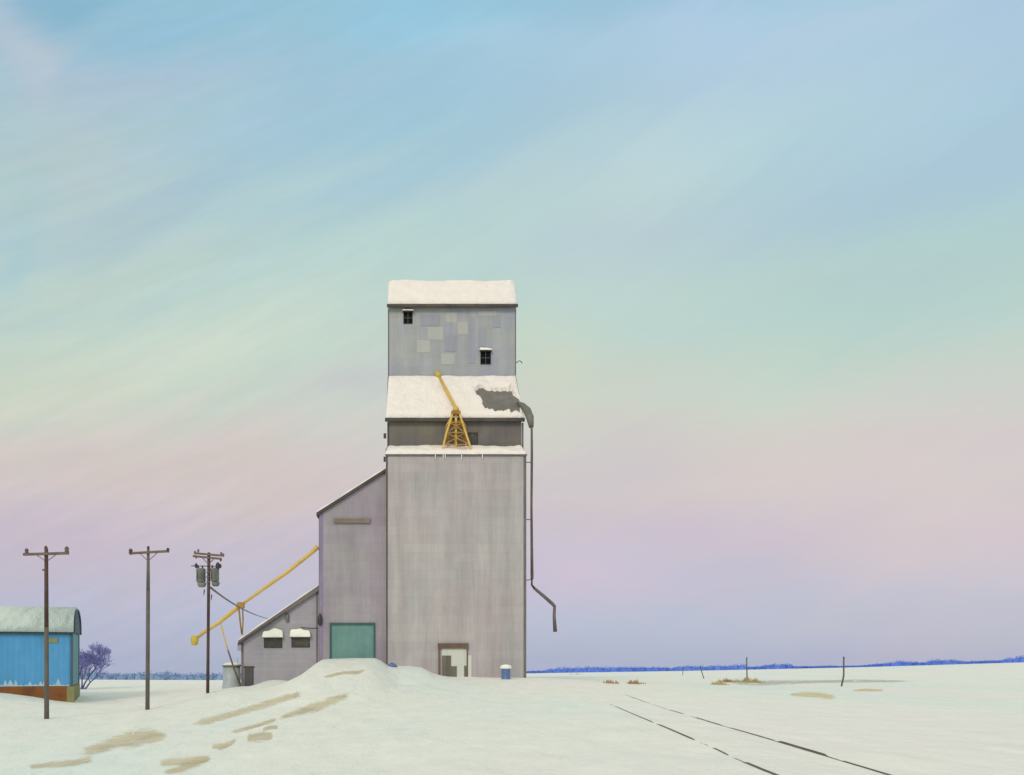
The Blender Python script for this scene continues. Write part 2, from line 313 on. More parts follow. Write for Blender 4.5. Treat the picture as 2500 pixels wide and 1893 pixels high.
# ------------------------------------------------------------------ terrain
CP = [(1290,1656,58), (1100,1656,58), (960,1656,56), (590,1677,59), (540,1684,60), (780,1668,56), (850,1666,54), (1000,1664,54),
      (113,1757,40), (360,1733,45), (507,1694,52), (178,1716,52), (0,1693,50.4), (-120,1690,50), (90,1704,51.2),
      (0,1893,20), (500,1893,18), (1000,1893,14.5), (1400,1893,12.4), (1900,1893,11.3), (2500,1893,11), (300,1830,25), (800,1800,26), (1100,1790,22),
      (1490,1720,32), (1527,1697,42), (1700,1760,22), (2150,1760,23), (2400,1720,33), (2056,1676,64), (1823,1666,74), (1720,1659,80), (2300,1680,58), (1500,1668,68),
      (1300,1654,92), (1350,1650,130), (1800,1650,125), (2300,1645,110), (2500,1632,170), (2100,1640,160), (1600,1645,170),
      (200,1672,95), (300,1666,130), (500,1670,95), (700,1668,100), (300,1663,190), (650,1661,180), (950,1655,160), (-200,1664,160), (-400,1690,80), (3000,1650,90)]
cpx = np.array([((a-CX)/F*y, y) for a, b, y in CP]); cpz = np.array([-(b-HY)/F*y for a, b, y in CP])
extra = np.array([(0, 0), (-10, 2), (12, 3), (-25, 10), (30, 5), (0, -20), (-40, -15), (40, -15)]); ez = np.array([-1.7, -2.3, -1.6, -2.9, -1.6, -2.0, -2.5, -1.8])
pts = np.vstack([cpx, extra]); zs = np.concatenate([cpz, ez])
def kern(d2): return -np.sqrt(d2+9.0)
D2 = ((pts[:, None, :]-pts[None])**2).sum(-1); n_ = len(pts)
A_ = np.zeros((n_+1, n_+1)); A_[:n_, :n_] = kern(D2) + np.eye(n_)*.02
A_[:n_, n_] = 1; A_[n_, :n_] = 1
W_ = np.linalg.solve(A_, np.append(zs, 0))
PX_ = np.array([-4000, 195, 560, 700, 1290, 1700, 2100, 2500, 3200]); PY_ = np.array([1661, 1660, 1662, 1656, 1644.5, 1638, 1629.5, 1617.5, 1615])
WL_PX = np.array([420, 540, 590, 622, 638, 662, 690, 702, 742, 775, 790, 922, 938, 950, 1000, 1030, 1060, 1090, 1290, 1360])
WL_PY = np.array([1686, 1683, 1677, 1676, 1667, 1660, 1662, 1664, 1645, 1618, 1609, 1607, 1619, 1627, 1627, 1631, 1646, 1653, 1656, 1655])
def sst(a, b, x): t = np.clip((x-a)/(b-a), 0, 1); return t*t*(3-2*t)
def base_z(X, Y):
    X = np.asarray(X, float); Y = np.asarray(Y, float); sh = X.shape
    q = np.stack([X.ravel(), Y.ravel()], 1); near = np.empty(len(q))
    for i in range(0, len(q), 20000):
        d = ((q[i:i+20000, None, :]-pts[None])**2).sum(-1); near[i:i+20000] = kern(d)@W_[:n_]+W_[n_]
    near = near.reshape(sh)
    r = np.hypot(X, Y); az = np.clip(np.arctan2(X, np.maximum(Y, 1e-3)), -1.0, 1.0)
    u = CX+F*np.tan(az); far = -(np.interp(u, PX_, PY_)-HY)/F*r*np.cos(az)
    near = np.clip(near, -8, 1)
    w = sst(110, 260, r); return near*(1-w)+far*w
def ground_z(X, Y):
    X = np.asarray(X, float); Y = np.asarray(Y, float); z = base_z(X, Y)
    u = CX+F*X/58.3
    prof = -(np.interp(u, WL_PX, WL_PY)-HY)/F*58.3
    d = prof-base_z(X, np.full_like(X, 58.3))
    ramp = sst(640, 790, u)*(1-sst(928, 975, u)); L = 2.4+15*ramp+3.5*sst(930, 960, u)*(1-sst(1060, 1110, u))
    q = np.clip(1-(57.9-Y)/L, 0, 1); w = q*(1-.6*ramp)+.6*ramp*q**1.0*(.6+.4*q); w = w*sst(0, .12, q)*(1-sst(66, 78, Y))*sst(430, 540, u)*(1-sst(1300, 1360, u))
    z = z+d*w
    fade = 1-sst(100, 200, np.hypot(X, Y))
    z = z+fade*(.035*np.abs(np.sin(X*.55-Y*.42+.9*np.sin(X*.21+Y*.13)+.5*np.sin(Y*.7)))*(.5+.5*np.sin(X*.17+Y*.31))+.018*np.sin(X*1.3+.6*np.sin(Y*.9))*np.sin(Y*.8+X*.35)+.010*np.sin(X*3.1+Y*1.7)*np.sin(Y*2.3-X*.8)+.03*np.sin(X*.31+1)*np.sin(Y*.23+X*.1))
    return z
def axis(lo, hi, step, ext, g=1.13):
    a = list(np.arange(lo, hi+1e-6, step)); s = step; v = a[-1]
    while v < ext: s *= g; v += s; a.append(v)
    s = step; v = a[0]; pre = []
    while v > -ext*.9: s *= g; v -= s; pre.append(v)
    return np.array(pre[::-1]+a)
AX = axis(-32, 36, .4, 6000); AY = axis(8, 84, .4, 6000)
GX, GY = np.meshgrid(AX, AY); GZ = ground_z(GX, GY)
def gz(x, y):                                 # height of the terrain mesh itself
    i = int(np.clip(np.searchsorted(AX, x)-1, 0, len(AX)-2)); j = int(np.clip(np.searchsorted(AY, y)-1, 0, len(AY)-2))
    s = (x-AX[i])/(AX[i+1]-AX[i]); t = (y-AY[j])/(AY[j+1]-AY[j])
    return float((GZ[j, i]*(1-s)+GZ[j, i+1]*s)*(1-t)+(GZ[j+1, i]*(1-s)+GZ[j+1, i+1]*s)*t)
def hit(px, py, y0=8, y1=400):                # where a line of sight meets the snow
    Y = y0
    while Y < y1:
        x = X_(px, Y)
        if gz(x, Y) >= Z_(py, Y): break
        Y += .25 if Y < 90 else 1
    a, b = Y-(.25 if Y < 90 else 1), Y
    for _ in range(12):
        m = (a+b)/2
        if gz(X_(px, m), m) >= Z_(py, m): b = m
        else: a = m
    return Vector((X_(px, b), b, gz(X_(px, b), b)))
def grid_obj(name, G, m, smooth=True):
    nx, ny = G[0].shape[1], G[0].shape[0]
    v = np.stack([g.ravel() for g in G], 1)
    idx = np.arange(nx*ny).reshape(ny, nx)
    f = np.stack([idx[:-1, :-1], idx[:-1, 1:], idx[1:, 1:], idx[1:, :-1]], -1).reshape(-1, 4)
    me = bpy.data.meshes.new(name); me.from_pydata(v.tolist(), [], f.tolist()); me.polygons.foreach_set('use_smooth', [smooth]*len(f))
    me.materials.append(m); me.update(); o = bpy.data.objects.new(name, me); scene.collection.objects.link(o); return o
tag(grid_obj('ground', (GX, GY, GZ), M['snow']), kind='structure')

# soft-edged dirt and straw lying on the snow, plus a painted shadow streak
def dirt_shadow_mat(name, c1, c2, amax):
    m = bpy.data.materials.new(name); m.use_nodes = True; t = m.node_tree; bs = t.nodes['Principled BSDF']; bs.inputs['Roughness'].default_value = .9
    at = nd(t, 'ShaderNodeAttribute', attribute_name='cover'); tc = nd(t, 'ShaderNodeTexCoord')
    mp = nd(t, 'ShaderNodeMapping'); mp.inputs['Scale'].default_value = (1, .45, 1); lk(t, tc.outputs['Object'], mp.inputs[0])
    n = nd(t, 'ShaderNodeTexNoise'); n.inputs['Scale'].default_value = 2.6; n.inputs['Detail'].default_value = 10; n.inputs['Roughness'].default_value = .74; lk(t, mp.outputs[0], n.inputs['Vector'])
    a = mth(t, 'MULTIPLY_ADD', n.outputs['Fac'], 2.2, -1.2); a = mth(t, 'ADD', at.outputs['Fac'], a)
    r = nd(t, 'ShaderNodeMapRange', interpolation_type='SMOOTHSTEP'); lk(t, a, r.inputs[0]); r.inputs[1].default_value = .0; r.inputs[2].default_value = 1.05; r.inputs[4].default_value = amax
    lk(t, r.outputs[0], bs.inputs['Alpha'])
    n2 = nd(t, 'ShaderNodeTexNoise'); n2.inputs['Scale'].default_value = 1.1; n2.inputs['Detail'].default_value = 5; lk(t, mp.outputs[0], n2.inputs['Vector'])
    r2 = nd(t, 'ShaderNodeMapRange', interpolation_type='SMOOTHSTEP'); lk(t, n2.outputs['Fac'], r2.inputs[0]); r2.inputs[1].default_value = .4; r2.inputs[2].default_value = .62
    lk(t, mixc(t, r2.outputs[0], c1, c2), bs.inputs['Base Color']); return m
M['dirt'] = dirt_shadow_mat('sandy_dirt', (.72,.64,.46,1), (.60,.52,.36,1), .75)
M['straw'] = dirt_shadow_mat('golden_straw', (.72,.56,.28,1), (.80,.72,.46,1), .75)
M['shadow_grey'] = dirt_shadow_mat('painted_shadow_grey', (.46,.47,.45,1), (.55,.50,.42,1), .55)  # translucent grey for a shadow painted on the snow
M['drift_warm'] = dirt_shadow_mat('fresh_drift', (.95,.88,.78,1), (.95,.9,.82,1), .8)
def patch(name, spine, mt, off=.012, nu=28, nv=9):
    """spine: (px, py, half height in photo px) along the patch"""
    rows = []; cov = []
    sp = np.array(spine, float); L = np.linspace(0, len(sp)-1, nu); c = [np.interp(L, range(len(sp)), sp[:, k]) for k in range(3)]
    for j in range(nv):
        v = -1+2*j/(nv-1); row = []
        for i in range(nu):
            h = hit(c[0][i], c[1][i]-v*c[2][i]*1.35); row.append((h.x, h.y, gz(h.x, h.y)+off))
            e = min(1, min(i, nu-1-i)/3.0); cov.append(max(0, (1-abs(v)**1.6))*1.0*e)
        rows.append(row)
    A = np.array(rows); o = grid_obj(name, (A[..., 0], A[..., 1], A[..., 2]), mt)
    at = o.data.attributes.new('cover', 'FLOAT', 'POINT'); at.data.foreach_set('value', cov)
    return tag(o, kind='structure')
patch('tyre_track', [(462,1770,6), (520,1757,9), (590,1738,8), (660,1717,9), (710,1701,9), (742,1693,7)], M['dirt'])
patch('tyre_track', [(672,1757,5), (715,1743,7), (765,1728,13), (800,1716,12), (830,1704,9), (856,1698,7)], M['dirt'])
patch('tyre_track', [(190,1838,10), (240,1828,13), (285,1812,16), (330,1802,22), (370,1798,17), (418,1798,8)], M['dirt'])
patch('tyre_track', [(60,1874,5), (120,1869,8), (180,1862,9), (232,1852,8)], M['dirt'])
patch('tyre_track', [(385,1863,9), (430,1862,11), (470,1856,11), (517,1852,8)], M['dirt'])
patch('tyre_track', [(395,1889,5), (440,1878,9), (480,1862,12), (518,1853,8)], M['dirt'])
patch('tyre_track', [(600,1802,9), (635,1799,13), (668,1798,9)], M['dirt'])
patch('tyre_track', [(560,1790,4), (600,1780,5), (640,1768,5), (680,1756,5)], M['dirt'])
patch('tyre_track', [(640,1782,4), (658,1777,6), (680,1777,4)], M['dirt'])
patch('tyre_track', [(512,1823,5), (540,1824,9), (560,1816,7), (578,1808,4)], M['dirt'])
patch('tyre_track', [(785,1655,2.5), (815,1648,4), (840,1643,4), (872,1643,5), (892,1637,3)], M['dirt'])
patch('straw_patch', [(1925,1697,3), (1960,1696,6), (2000,1698,8), (2045,1704,5)], M['straw'])
patch('straw_patch', [(2080,1687,2), (2115,1685,4), (2160,1686,2)], M['straw'])
patch('shadow_streak', [(1770,1668,4), (1860,1668,7), (1980,1665,4), (2100,1663,4), (2250,1664,2)], M['shadow_grey'])  # long faint shadow laid over the field as a grey sheet

# ------------------------------------------------------------------ snow lying on a surface
def snow_sheet(P00, P10, P11, P01, H, nu=60, nv=16, bare=None, edge=.22, seed=0, rag=.0):
    """closed, rounded layer over the quad P00-P10-P11-P01 (u runs P00->P10); bare(u,v)>0 sinks it out of sight"""
    P00, P10, P11, P01 = map(Vector, (P00, P10, P11, P01)); m = MB()
    nrm = (P10-P00).cross(P01-P00).normalized()
    if nrm.z < 0: nrm = -nrm
    lu, lv = (P10-P00).length, (P01-P00).length
    top, bot = [], []
    for j in range(nv+1):
        for i in range(nu+1):
            u, v = i/nu, j/nv
            u_ = .5-.5*math.cos(math.pi*u) if nu > 12 else u; u_ = .35*u_+.65*u
            p = P00.lerp(P10, u_).lerp(P01.lerp(P11, u_), v)
            d = min(u_*lu, (1-u_)*lu, v*lv, (1-v)*lv)
            nz_ = mnoise.noise(Vector((p.x*.9+seed, p.y*.9, p.z*.9)))*.40+mnoise.noise(Vector((p.x*3+seed, p.y*3, p.z*3)))*.16
            k = math.sqrt(max(0, min(1, d/edge))*(2-min(1, d/edge)))
            h = H*(.12+.88*k)*(1+nz_)
            if bare:
                b = bare(u_, v)
                if b > 0: h = max(-.06, h*(1-b*1.6)-.07*min(1, b*2))
            if rag and j == 0: p = p+(P00-P01).normalized()*rag*(mnoise.noise(Vector((p.x*1.7+seed, 0, 0)))+.2)
            top.append(p+nrm*h); bot.append(p-nrm*.08 if bare else p+nrm*.004)
    w = nu+1; n = len(top); fs = []
    for j in range(nv):
        for i in range(nu):
            a = j*w+i; fs.append((a, a+1, a+1+w, a+w)); fs.append((n+a, n+a+w, n+a+1+w, n+a+1))
    for i in range(nu): fs.append((i, n+i, n+i+1, i+1)); a = nv*w+i; fs.append((a, a+1, n+a+1, n+a))
    for j in range(nv): a = j*w; fs.append((a, a+w, n+a+w, n+a)); a = j*w+nu; fs.append((a, n+a, n+a+w, a+w))
    return m.add(top+bot, fs, True)

# ------------------------------------------------------------------ grain elevator
XL, XR = X_(942, 58), X_(1285, 58)
ZT = Z_(1113, 58); ZM0 = Z_(1096, 59.7); ZE = Z_(1026, 59.4); ZJ = Z_(922, 63.5); ZC = Z_(747, 63.2); ZR = ZC+2.95
elev = thing('grain_elevator', (XL/2+XR/2, 62, gz(3, 57)), 'tall grey sheet-clad grain elevator with snow on its stepped roofs and a small cupola', 'grain elevator')
body = MB().prism([(58, -4), (58, ZT), (60.4, ZT+1.25), (60.4, -4)], XL, XR, 'x'); body.build('wall', M['clad'], elev)
mid = MB().prism([(60.4, -4), (60.4, ZE+.75), (63.5, ZJ-.25), (69, ZJ-.25), (73, ZE-.2), (75, ZT), (75, -4)], XL+.03, XR-.03, 'x').build('rear_wall', M['clad'], elev)
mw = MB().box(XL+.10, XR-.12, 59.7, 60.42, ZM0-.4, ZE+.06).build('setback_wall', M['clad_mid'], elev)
# mid-level roof deck, front slope, with eave board
def slope_deck(y0, z0, y1, z1, x0, x1, th=.12): return MB().prism([(y0, z0), (y1, z1), (y1, z1+th), (y0, z0+th)], x0, x1, 'x')
e0, e1 = X_(942, 59.4), X_(1279, 59.4)
rf = slope_deck(59.4, ZE+.03, 63.52, ZJ-.1, e0+.02, e1-.02).build('roof', M['roof_bare'], elev)
slope_deck(69, ZJ-.1, 73.4, ZE-.2, e0+.1, e1-.1).build('roof', M['roof_bare'], elev)
MB().box(e0-.06, e1+.06, 59.33, 59.46, ZE-.10, ZE+.14).build('eave_board', M['trim_dark'], elev)
BARE = [(1155,953), (1168,947), (1180,945), (1192,950), (1205,956), (1222,955), (1240,953), (1250,946), (1254,948), (1246,957), (1255,965), (1267,974), (1270,992), (1270,1012), (1240,1008), (1215,1010), (1203,1005), (1188,1002), (1180,993), (1175,980), (1166,967)]
def inpoly(x, y, pl):
    c = False; j = len(pl)-1
    for i in range(len(pl)):
        if (pl[i][1] > y) != (pl[j][1] > y) and x < (pl[j][0]-pl[i][0])*(y-pl[i][1])/(pl[j][1]-pl[i][1])+pl[i][0]: c = not c
        j = i
    return c
S00, S10 = Vector((e0, 59.36, ZE+.15)), Vector((e1, 59.36, ZE+.15)); S01, S11 = Vector((XL+.05, 63.5, ZJ+.02)), Vector((XR-.05, 63.5, ZJ+.02))
def bare_mid(u, v):
    p = S00.lerp(S10, u).lerp(S01.lerp(S11, u), v); px, py = CX+F*p.x/p.y, HY-F*p.z/p.y
    px += 4*mnoise.noise(Vector((p.x*2.5, v*9, 3))); py += 4*mnoise.noise(Vector((p.x*3.1, v*8, 8)))
    k = sum(inpoly(px+a, py+b, BARE) for a, b in ((0, 0), (5, 0), (-5, 0), (0, 4), (0, -4)))/5
    return max(0, k*1.5-.40+.6*mnoise.noise(Vector((p.x*4, v*14, 5))))
snow_sheet(S00, S10, S11, S01, .24, 170, 60, bare_mid, edge=.5, seed=3).build('roof_snow', M['roof_snow'], elev)
# sloping ledge over the front wall, piled with snow
slope_deck(57.9, ZT-.02, 59.72, ZM0-.05, XL-.05, XR+.05, .07).build('ledge', M['trim_grey'], elev)
snow_sheet((XL-.07, 57.86, ZT+.06), (XR+.02, 57.86, ZT+.06), (XR-.1, 59.71, ZM0+.03), (XL+.06, 59.71, ZM0+.03), .26, 110, 10, edge=.3, seed=9, rag=.04).build('ledge_snow', M['roof_snow'], elev)
for a, c in ((1063, 9), (1082, 12), (1087, 8), (1127, 10), (1178, 7)):
    x = X_(a, 57.9); MB().tube([(x, 57.87, ZT+.04), (x, 57.87, ZT-.15), (x, 57.87, ZT-c/F*58-.1)], [.035, .022, .004], 6).build('icicle', M['cap_snow'], elev)
# cupola
CL, CR = X_(947, 63.5), X_(1260, 63.5)
MB().prism([(63.5, ZJ-1), (63.5, ZC), (66.25, ZR-.08), (69, ZC), (69, ZJ-1)], CL, CR, 'x').build('cupola_wall', M['clad_cupola'], elev)
q0, q1 = X_(946, 63.2), X_(1263, 63.2)
slope_deck(63.15, ZC-.12, 66.25, ZR-.02, q0+.03, q1-.03, .1).build('cupola_roof', M['roof_bare'], elev)
slope_deck(66.25, ZR-.02, 69.35, ZC-.12, q0+.03, q1-.03, .1).build('cupola_roof', M['roof_bare'], elev)
MB().box(q0-.04, q1+.04, 63.08, 63.2, ZC-.12, ZC+.09).build('eave_board', M['trim_dark'], elev)
snow_sheet((q0, 63.12, ZC+.08), (q1, 63.12, ZC+.08), (q1+.22, 66.3, ZR+.12), (q0-.02, 66.3, ZR+.12), .3, 90, 20, edge=.45, seed=5).build('roof_snow', M['roof_snow'], elev)
snow_sheet((q0+.02, 66.2, ZR+.12), (q1+.22, 66.2, ZR+.12), (q1, 69.4, ZC+.02), (q0, 69.4, ZC+.02), .3, 40, 12, edge=.45, seed=6).build('roof_snow', M['roof_snow'], elev)
# corner trims, a few millimetres proud
def vtrim(px, Y, pz0, pz1, w, m, name='corner_trim', root=elev, dy=.03):
    x = X_(px, Y); return MB().box(x-w/2, x+w/2, Y-dy, Y+.1, pz0, pz1).build(name, m, root)
vtrim(944.5, 58, -3, ZT-.03, .10, M['trim_dark']); vtrim(1281.5, 58, -3, ZT-.03, .18, M['trim_grey'])  # right trim widened to paint in the wall's shaded edge
vtrim(948.5, 63.5, ZJ, ZC-.13, .08, M['trim_grey']); vtrim(1258.5, 63.5, ZJ+.2, ZC-.13, .07, M['trim_grey'])
vtrim(947.5, 59.7, ZM0-.1, ZE-.1, .10, M['trim_dark']); vtrim(1276, 59.7, ZM0-.1, ZE-.1, .12, M['trim_grey'])
for z, px in ((ZT-.35, 938), (ZM0+.35, 939)): MB().box(XL-.16, XL+.02, 58.05, 58.3, z, z+.3).build('bracket', M['trim_dark'], elev)
# replaced sheets on the cupola
def panel(px0, px1, py0, py1, Y, m, name='patch_panel', root=elev, pr=.012):
    return MB().box(X_(px0, Y), X_(px1, Y), Y-pr, Y+.01, Z_(py1, Y), Z_(py0, Y)).build(name, m, root)
for k, (a, b, c, d, mm) in enumerate([(1089,1115,764,787,'patch'), (1117,1143,786,816,'patch'), (1044,1082,798,830,'patch'), (1018,1050,831,861,'patch'), (1077,1110,864,890,'patch'), (1168,1212,760,772,'patch'),
                       (1146,1159,776,888,'patch_blue'), (1086,1115,820,858,'patch_blue'), (1170,1186,800,848,'patch_blue'), (1204,1222,770,800,'patch_blue'), (1028,1072,770,796,'patch_blue')]):
    panel(a, b, c, d, 63.5, M[mm], pr=.010+.002*k)
# windows
def window(px0, px1, py0, py1, Y, root, hood=None, sill=None, glass='black', fr='iron_black', bars=True, capw=4):
    x0, x1, z0, z1 = X_(px0, Y), X_(px1, Y), Z_(py1, Y), Z_(py0, Y); w = .035
    f = MB(); f.box(x0, x0+w, Y-.06, Y+.02, z0, z1); f.box(x1-w, x1, Y-.06, Y+.02, z0, z1); f.box(x0+w, x1-w, Y-.06, Y+.02, z1-w, z1); f.box(x0+w, x1-w, Y-.06, Y+.02, z0, z0+w)
    fo = f.build('window', M[fr], root)
    MB().box(x0+w, x1-w, Y-.025, Y-.012, z0+w, z1-w).build('pane', M[glass], fo)
    if bars:
        m = MB(); m.box((x0+x1)/2-.018, (x0+x1)/2+.018, Y-.05, Y-.026, z0+w, z1-w); zz = (z0+z1)/2-.02
        m.box(x0+w, (x0+x1)/2-.019, Y-.05, Y-.026, zz, zz+.035); m.box((x0+x1)/2+.019, x1-w, Y-.05, Y-.026, zz, zz+.035); m.build('muntin', M['muntin'], fo)
    if hood:
        hz = Z_(hood[1], Y); ht = Z_(hood[0], Y)
        MB().prism([(Y, hz), (Y-.28, hz-.02), (Y-.28, hz+.02), (Y, hz+.05)], x0-.06, x1+.06, 'x').build('hood', M['trim_dark'], fo)
        snow_sheet((x0-.09, Y-.31, hz+.03), (x1+.09, Y-.31, hz+.03), (x1+.09, Y-.015, hz+.06), (x0-.09, Y-.015, hz+.06), (ht-hz)*.92, 24, 8, edge=.13, seed=px0).build('snow_cap', M['cap_snow'], fo)
    return fo
window(985, 1007, 763, 791, 63.5, elev, hood=(759, 763))
window(1173, 1198, 859, 890, 63.5, elev, hood=(853, 859))
window(1142, 1166, 1057, 1088, 59.7, elev, glass='glass_dark', bars=False)
# doorway
Y = 58
d = MB().box(X_(1079, Y), X_(1133, Y), Y-.04, Y+.01, -2, Z_(1584, Y)).build('door', M['white_paint'], elev)
for a, b, c in ((1079, 1101, 1601), (1101.3, 1115, 1627)): MB().box(X_(a, Y), X_(b, Y), Y-.075, Y-.043, -2, Z_(c, Y)).build('plank', M['plank'], d)
MB().box(X_(1133.4, Y), X_(1141, Y), Y-.075, Y-.043, -2, Z_(1626, Y)).build('plank', M['plank'], d)
MB().box(X_(1133.4, Y), X_(1139, Y), Y-.04, Y+.01, -2, Z_(1584, Y)).build('door_edge', M['white_paint'], d)
fr = MB().box(X_(1069, Y), X_(1143, Y), Y-.16, Y+.01, Z_(1584, Y), Z_(1571, Y)).build('door_lintel', M['brown'], elev)
for a, b in ((1070, 1074.5), (1139.2, 1142)): MB().box(X_(a, Y), X_(b, Y), Y-.10, Y+.01, -2, Z_(1584.3, Y)).build('door_jamb', M['brown'], elev)
MB().box(X_(1142.3, Y), X_(1151, Y), Y-.06, Y+.01, -2, Z_(1600, Y)).build('door_side_board', M['white_paint'], elev)
# bracket lamp on the cupola corner
lx = CR; b = MB().tube([(lx, 63.6, Z_(886, 63.5)), (lx+.14, 63.6, Z_(882, 63.5)), (lx+.3, 63.6, Z_(880, 63.5)), (lx+.42, 63.6, Z_(883, 63.5)), (lx+.46, 63.6, Z_(887, 63.5))], .03, 6).build('bracket_arm', M['iron'], elev)
# loading spout down the right-hand side
sy = 58.6
sp = thing('loading_spout', (X_(1298, sy), sy, Z_(1543, sy)), 'thin brown grain pipe down the right side of the elevator, kicking outward at its end', 'spout')
MB().tube([P(1264, 984, 60.8), P(1276, 991, 60.3), P(1287, 1003, 59.6), P(1294, 1020, 59.0), P(1297, 1042, sy)], [.12, .22, .28, .27, .17], 14).build('hood', M['roof_bare'], sp)
MB().tube([P(1298, 1040, sy), P(1298.5, 1110, sy), P(1297.5, 1240, sy), P(1299, 1414, sy)], [.075, .09, .08, .11], 10).build('pipe', M['pipe'], sp)
MB().tube([P(1299, 1412, sy), P(1298, 1428, sy), P(1305, 1437, sy)], [.05, .07, .09], 8).build('elbow', M['iron'], sp)
MB().tube([P(1305, 1437, sy), P(1330, 1458, sy), P(1349, 1475, sy), P(1355, 1482, sy)], [.10, .12, .12, .10], 10).build('chute', M['pipe'], sp)
MB().tube([P(1354, 1480, sy), P(1353, 1505, sy), P(1355.5, 1543, sy)], [.10, .11, .14], 10).build('spout_end', M['pipe'], sp)
MB().tube([P(1284, 1417, sy), P(1299, 1415.5, sy)], .03, 6).build('stay', M['iron'], sp)
for py_ in (1130, 1270): MB().box(XR-.02, X_(1299, sy)-.04, sy-.02, sy+.02, Z_(py_, sy), Z_(py_, sy)+.05).build('stay', M['iron'], sp)
# yellow roof leg: lattice trestle and tube
ly = 58.75
rl = thing('roof_spout', P(1115, 1096, ly), 'ochre yellow lattice trestle with a long tube leaning up to the cupola wall', 'roof spout')
zb = ZT+.45; ztop = Z_(1004, ly)
legs = [(1079, 58.25), (1152, 58.25), (1095, 59.3), (1138, 59.3)]; cxp = X_(1113, ly)
tops = [(cxp-.24, ly-.2), (cxp+.24, ly-.2), (cxp-.24, ly+.2), (cxp+.24, ly+.2)]
LG = []
for (px, yy), (tx, ty) in zip(legs, tops):
    z0 = zb+(yy-58)*.5-.2; a = Vector((X_(px, yy), yy, z0)); kn = Vector((tx+(-.42 if tx < cxp else .42), ty, z0+1.35)); tp = Vector((tx, ty, ztop-.25)); LG.append((a, kn, tp))
    MB().beam(a, kn, .12).beam(kn, tp, .12).build('trestle_leg', M['yellow'], rl)
br = MB()
for (i, j) in ((0, 1), (2, 3), (0, 2), (1, 3)):
    for s in (.0, .55, 1.0):
        a = LG[i][1].lerp(LG[i][2], s); b = LG[j][1].lerp(LG[j][2], s); br.beam(a, b, .07)
    br.beam(LG[i][1], LG[j][1].lerp(LG[j][2], .55), .06); br.beam(LG[j][1], LG[i][1].lerp(LG[i][2], .55), .06)
    br.beam(LG[i][0].lerp(LG[i][1], .35), LG[j][1], .06); br.beam(LG[j][0].lerp(LG[j][1], .35), LG[i][1], .06); br.beam(LG[i][0].lerp(LG[i][1], .35), LG[j][0].lerp(LG[j][1], .35), .07)
br.build('brace', M['yellow_dark'], rl)
MB().beam((cxp, ly, zb+.1), (cxp, ly, ztop-.2), .15).build('centre_post', M['yellow'], rl)
MB().box(cxp-.32, cxp+.32, ly-.3, ly+.3, ztop-.27, ztop-.05).build('head_plate', M['yellow_dark'], rl)
MB().lathe((cxp, ly, 0), [(.2, ztop-.05), (.24, ztop+.05), (.22, ztop+.22), (.13, ztop+.3)], 14).build('collar', M['yellow'], rl)
a, b = Vector((cxp+.03, ly, ztop+.15)), P(1071, 918, 63.1)
MB().tube([a, a.lerp(b, .5), b], [.12, .125, .10], 12).build('tube', M['yellow'], rl)
dd = (b-a).normalized()
MB().tube([b-dd*.15, b, b+dd*.35, b+dd*.6, b+dd*.68], [.1, .2, .22, .17, .06], 12).build('tube_head', M['yellow_pure'], rl)

# ------------------------------------------------------------------ drive shed (annex)
AYf = 58.5; AL, AR = X_(781, AYf), XL-.01
za0, za1 = Z_(1256, AYf), Z_(1153, AYf)
ax = thing('drive_shed', ((AL+AR)/2, 60, gz((AL+AR)/2, 58)), 'tall lean-to drive shed with a teal door against the left side of the elevator', 'shed')
MB().prism([(AL, -3), (AR, -3), (AR, za1), (AL, za0)], AYf, 72, 'y').build('wall', M['clad_annex'], ax)
sl = (za1-za0)/(AR-AL); ol = AL-.22; oz = za0-.22*sl
MB().prism([(ol, oz+.004), (AR, za1+.004), (AR, za1+.2), (ol, oz+.2)], AYf-.22, 72.2, 'y').build('roof', M['trim_dark'], ax)
snow_sheet((ol-.02, AYf-.26, oz+.2), (AR, AYf-.26, za1+.2), (AR, 72.2, za1+.2), (ol-.02, 72.2, oz+.2), .17, 40, 30, edge=.3, seed=20).build('roof_snow', M['roof_snow'], ax)
MB().box(AL-.04, AL+.19, AYf-.03, AYf+.1, -3, za0+.02).build('corner_trim', M['trim_mauve'], ax)
MB().box(AL-.10, AL-.005, AYf+.2, AYf+.3, 1, za0-.2).build('downpipe', M['trim_mauve'], ax)
MB().box(X_(815, AYf), X_(904, AYf), AYf-.14, AYf+.01, Z_(1278, AYf), Z_(1267, AYf)).build('door_rail', M['brown_pale'], ax)
dz1 = Z_(1527, AYf)
dr = MB().box(X_(810, AYf), X_(912, AYf), AYf-.05, AYf+.01, -1.5, dz1).build('door', M['teal'], ax)
MB().box(X_(805, AYf), X_(916, AYf), AYf-.1, AYf+.01, dz1+.002, Z_(1521, AYf)).build('door_frame', M['teal_dark'], ax)
MB().box(X_(805, AYf), X_(809.7, AYf), AYf-.09, AYf+.01, -1.5, dz1).build('door_frame', M['teal_dark'], ax)
MB().box(X_(912.3, AYf), X_(916, AYf), AYf-.09, AYf+.01, -1.5, dz1).build('door_frame', M['teal_dark'], ax)
for px in (778,): MB().lathe((AL+.02, AYf-.12, 0), [(.05, Z_(1528, AYf)), (.14, Z_(1524, AYf)), (.16, Z_(1512, AYf)), (.11, Z_(1503, AYf)), (.04, Z_(1499, AYf))], 12).build('wall_lamp', M['iron'], ax)

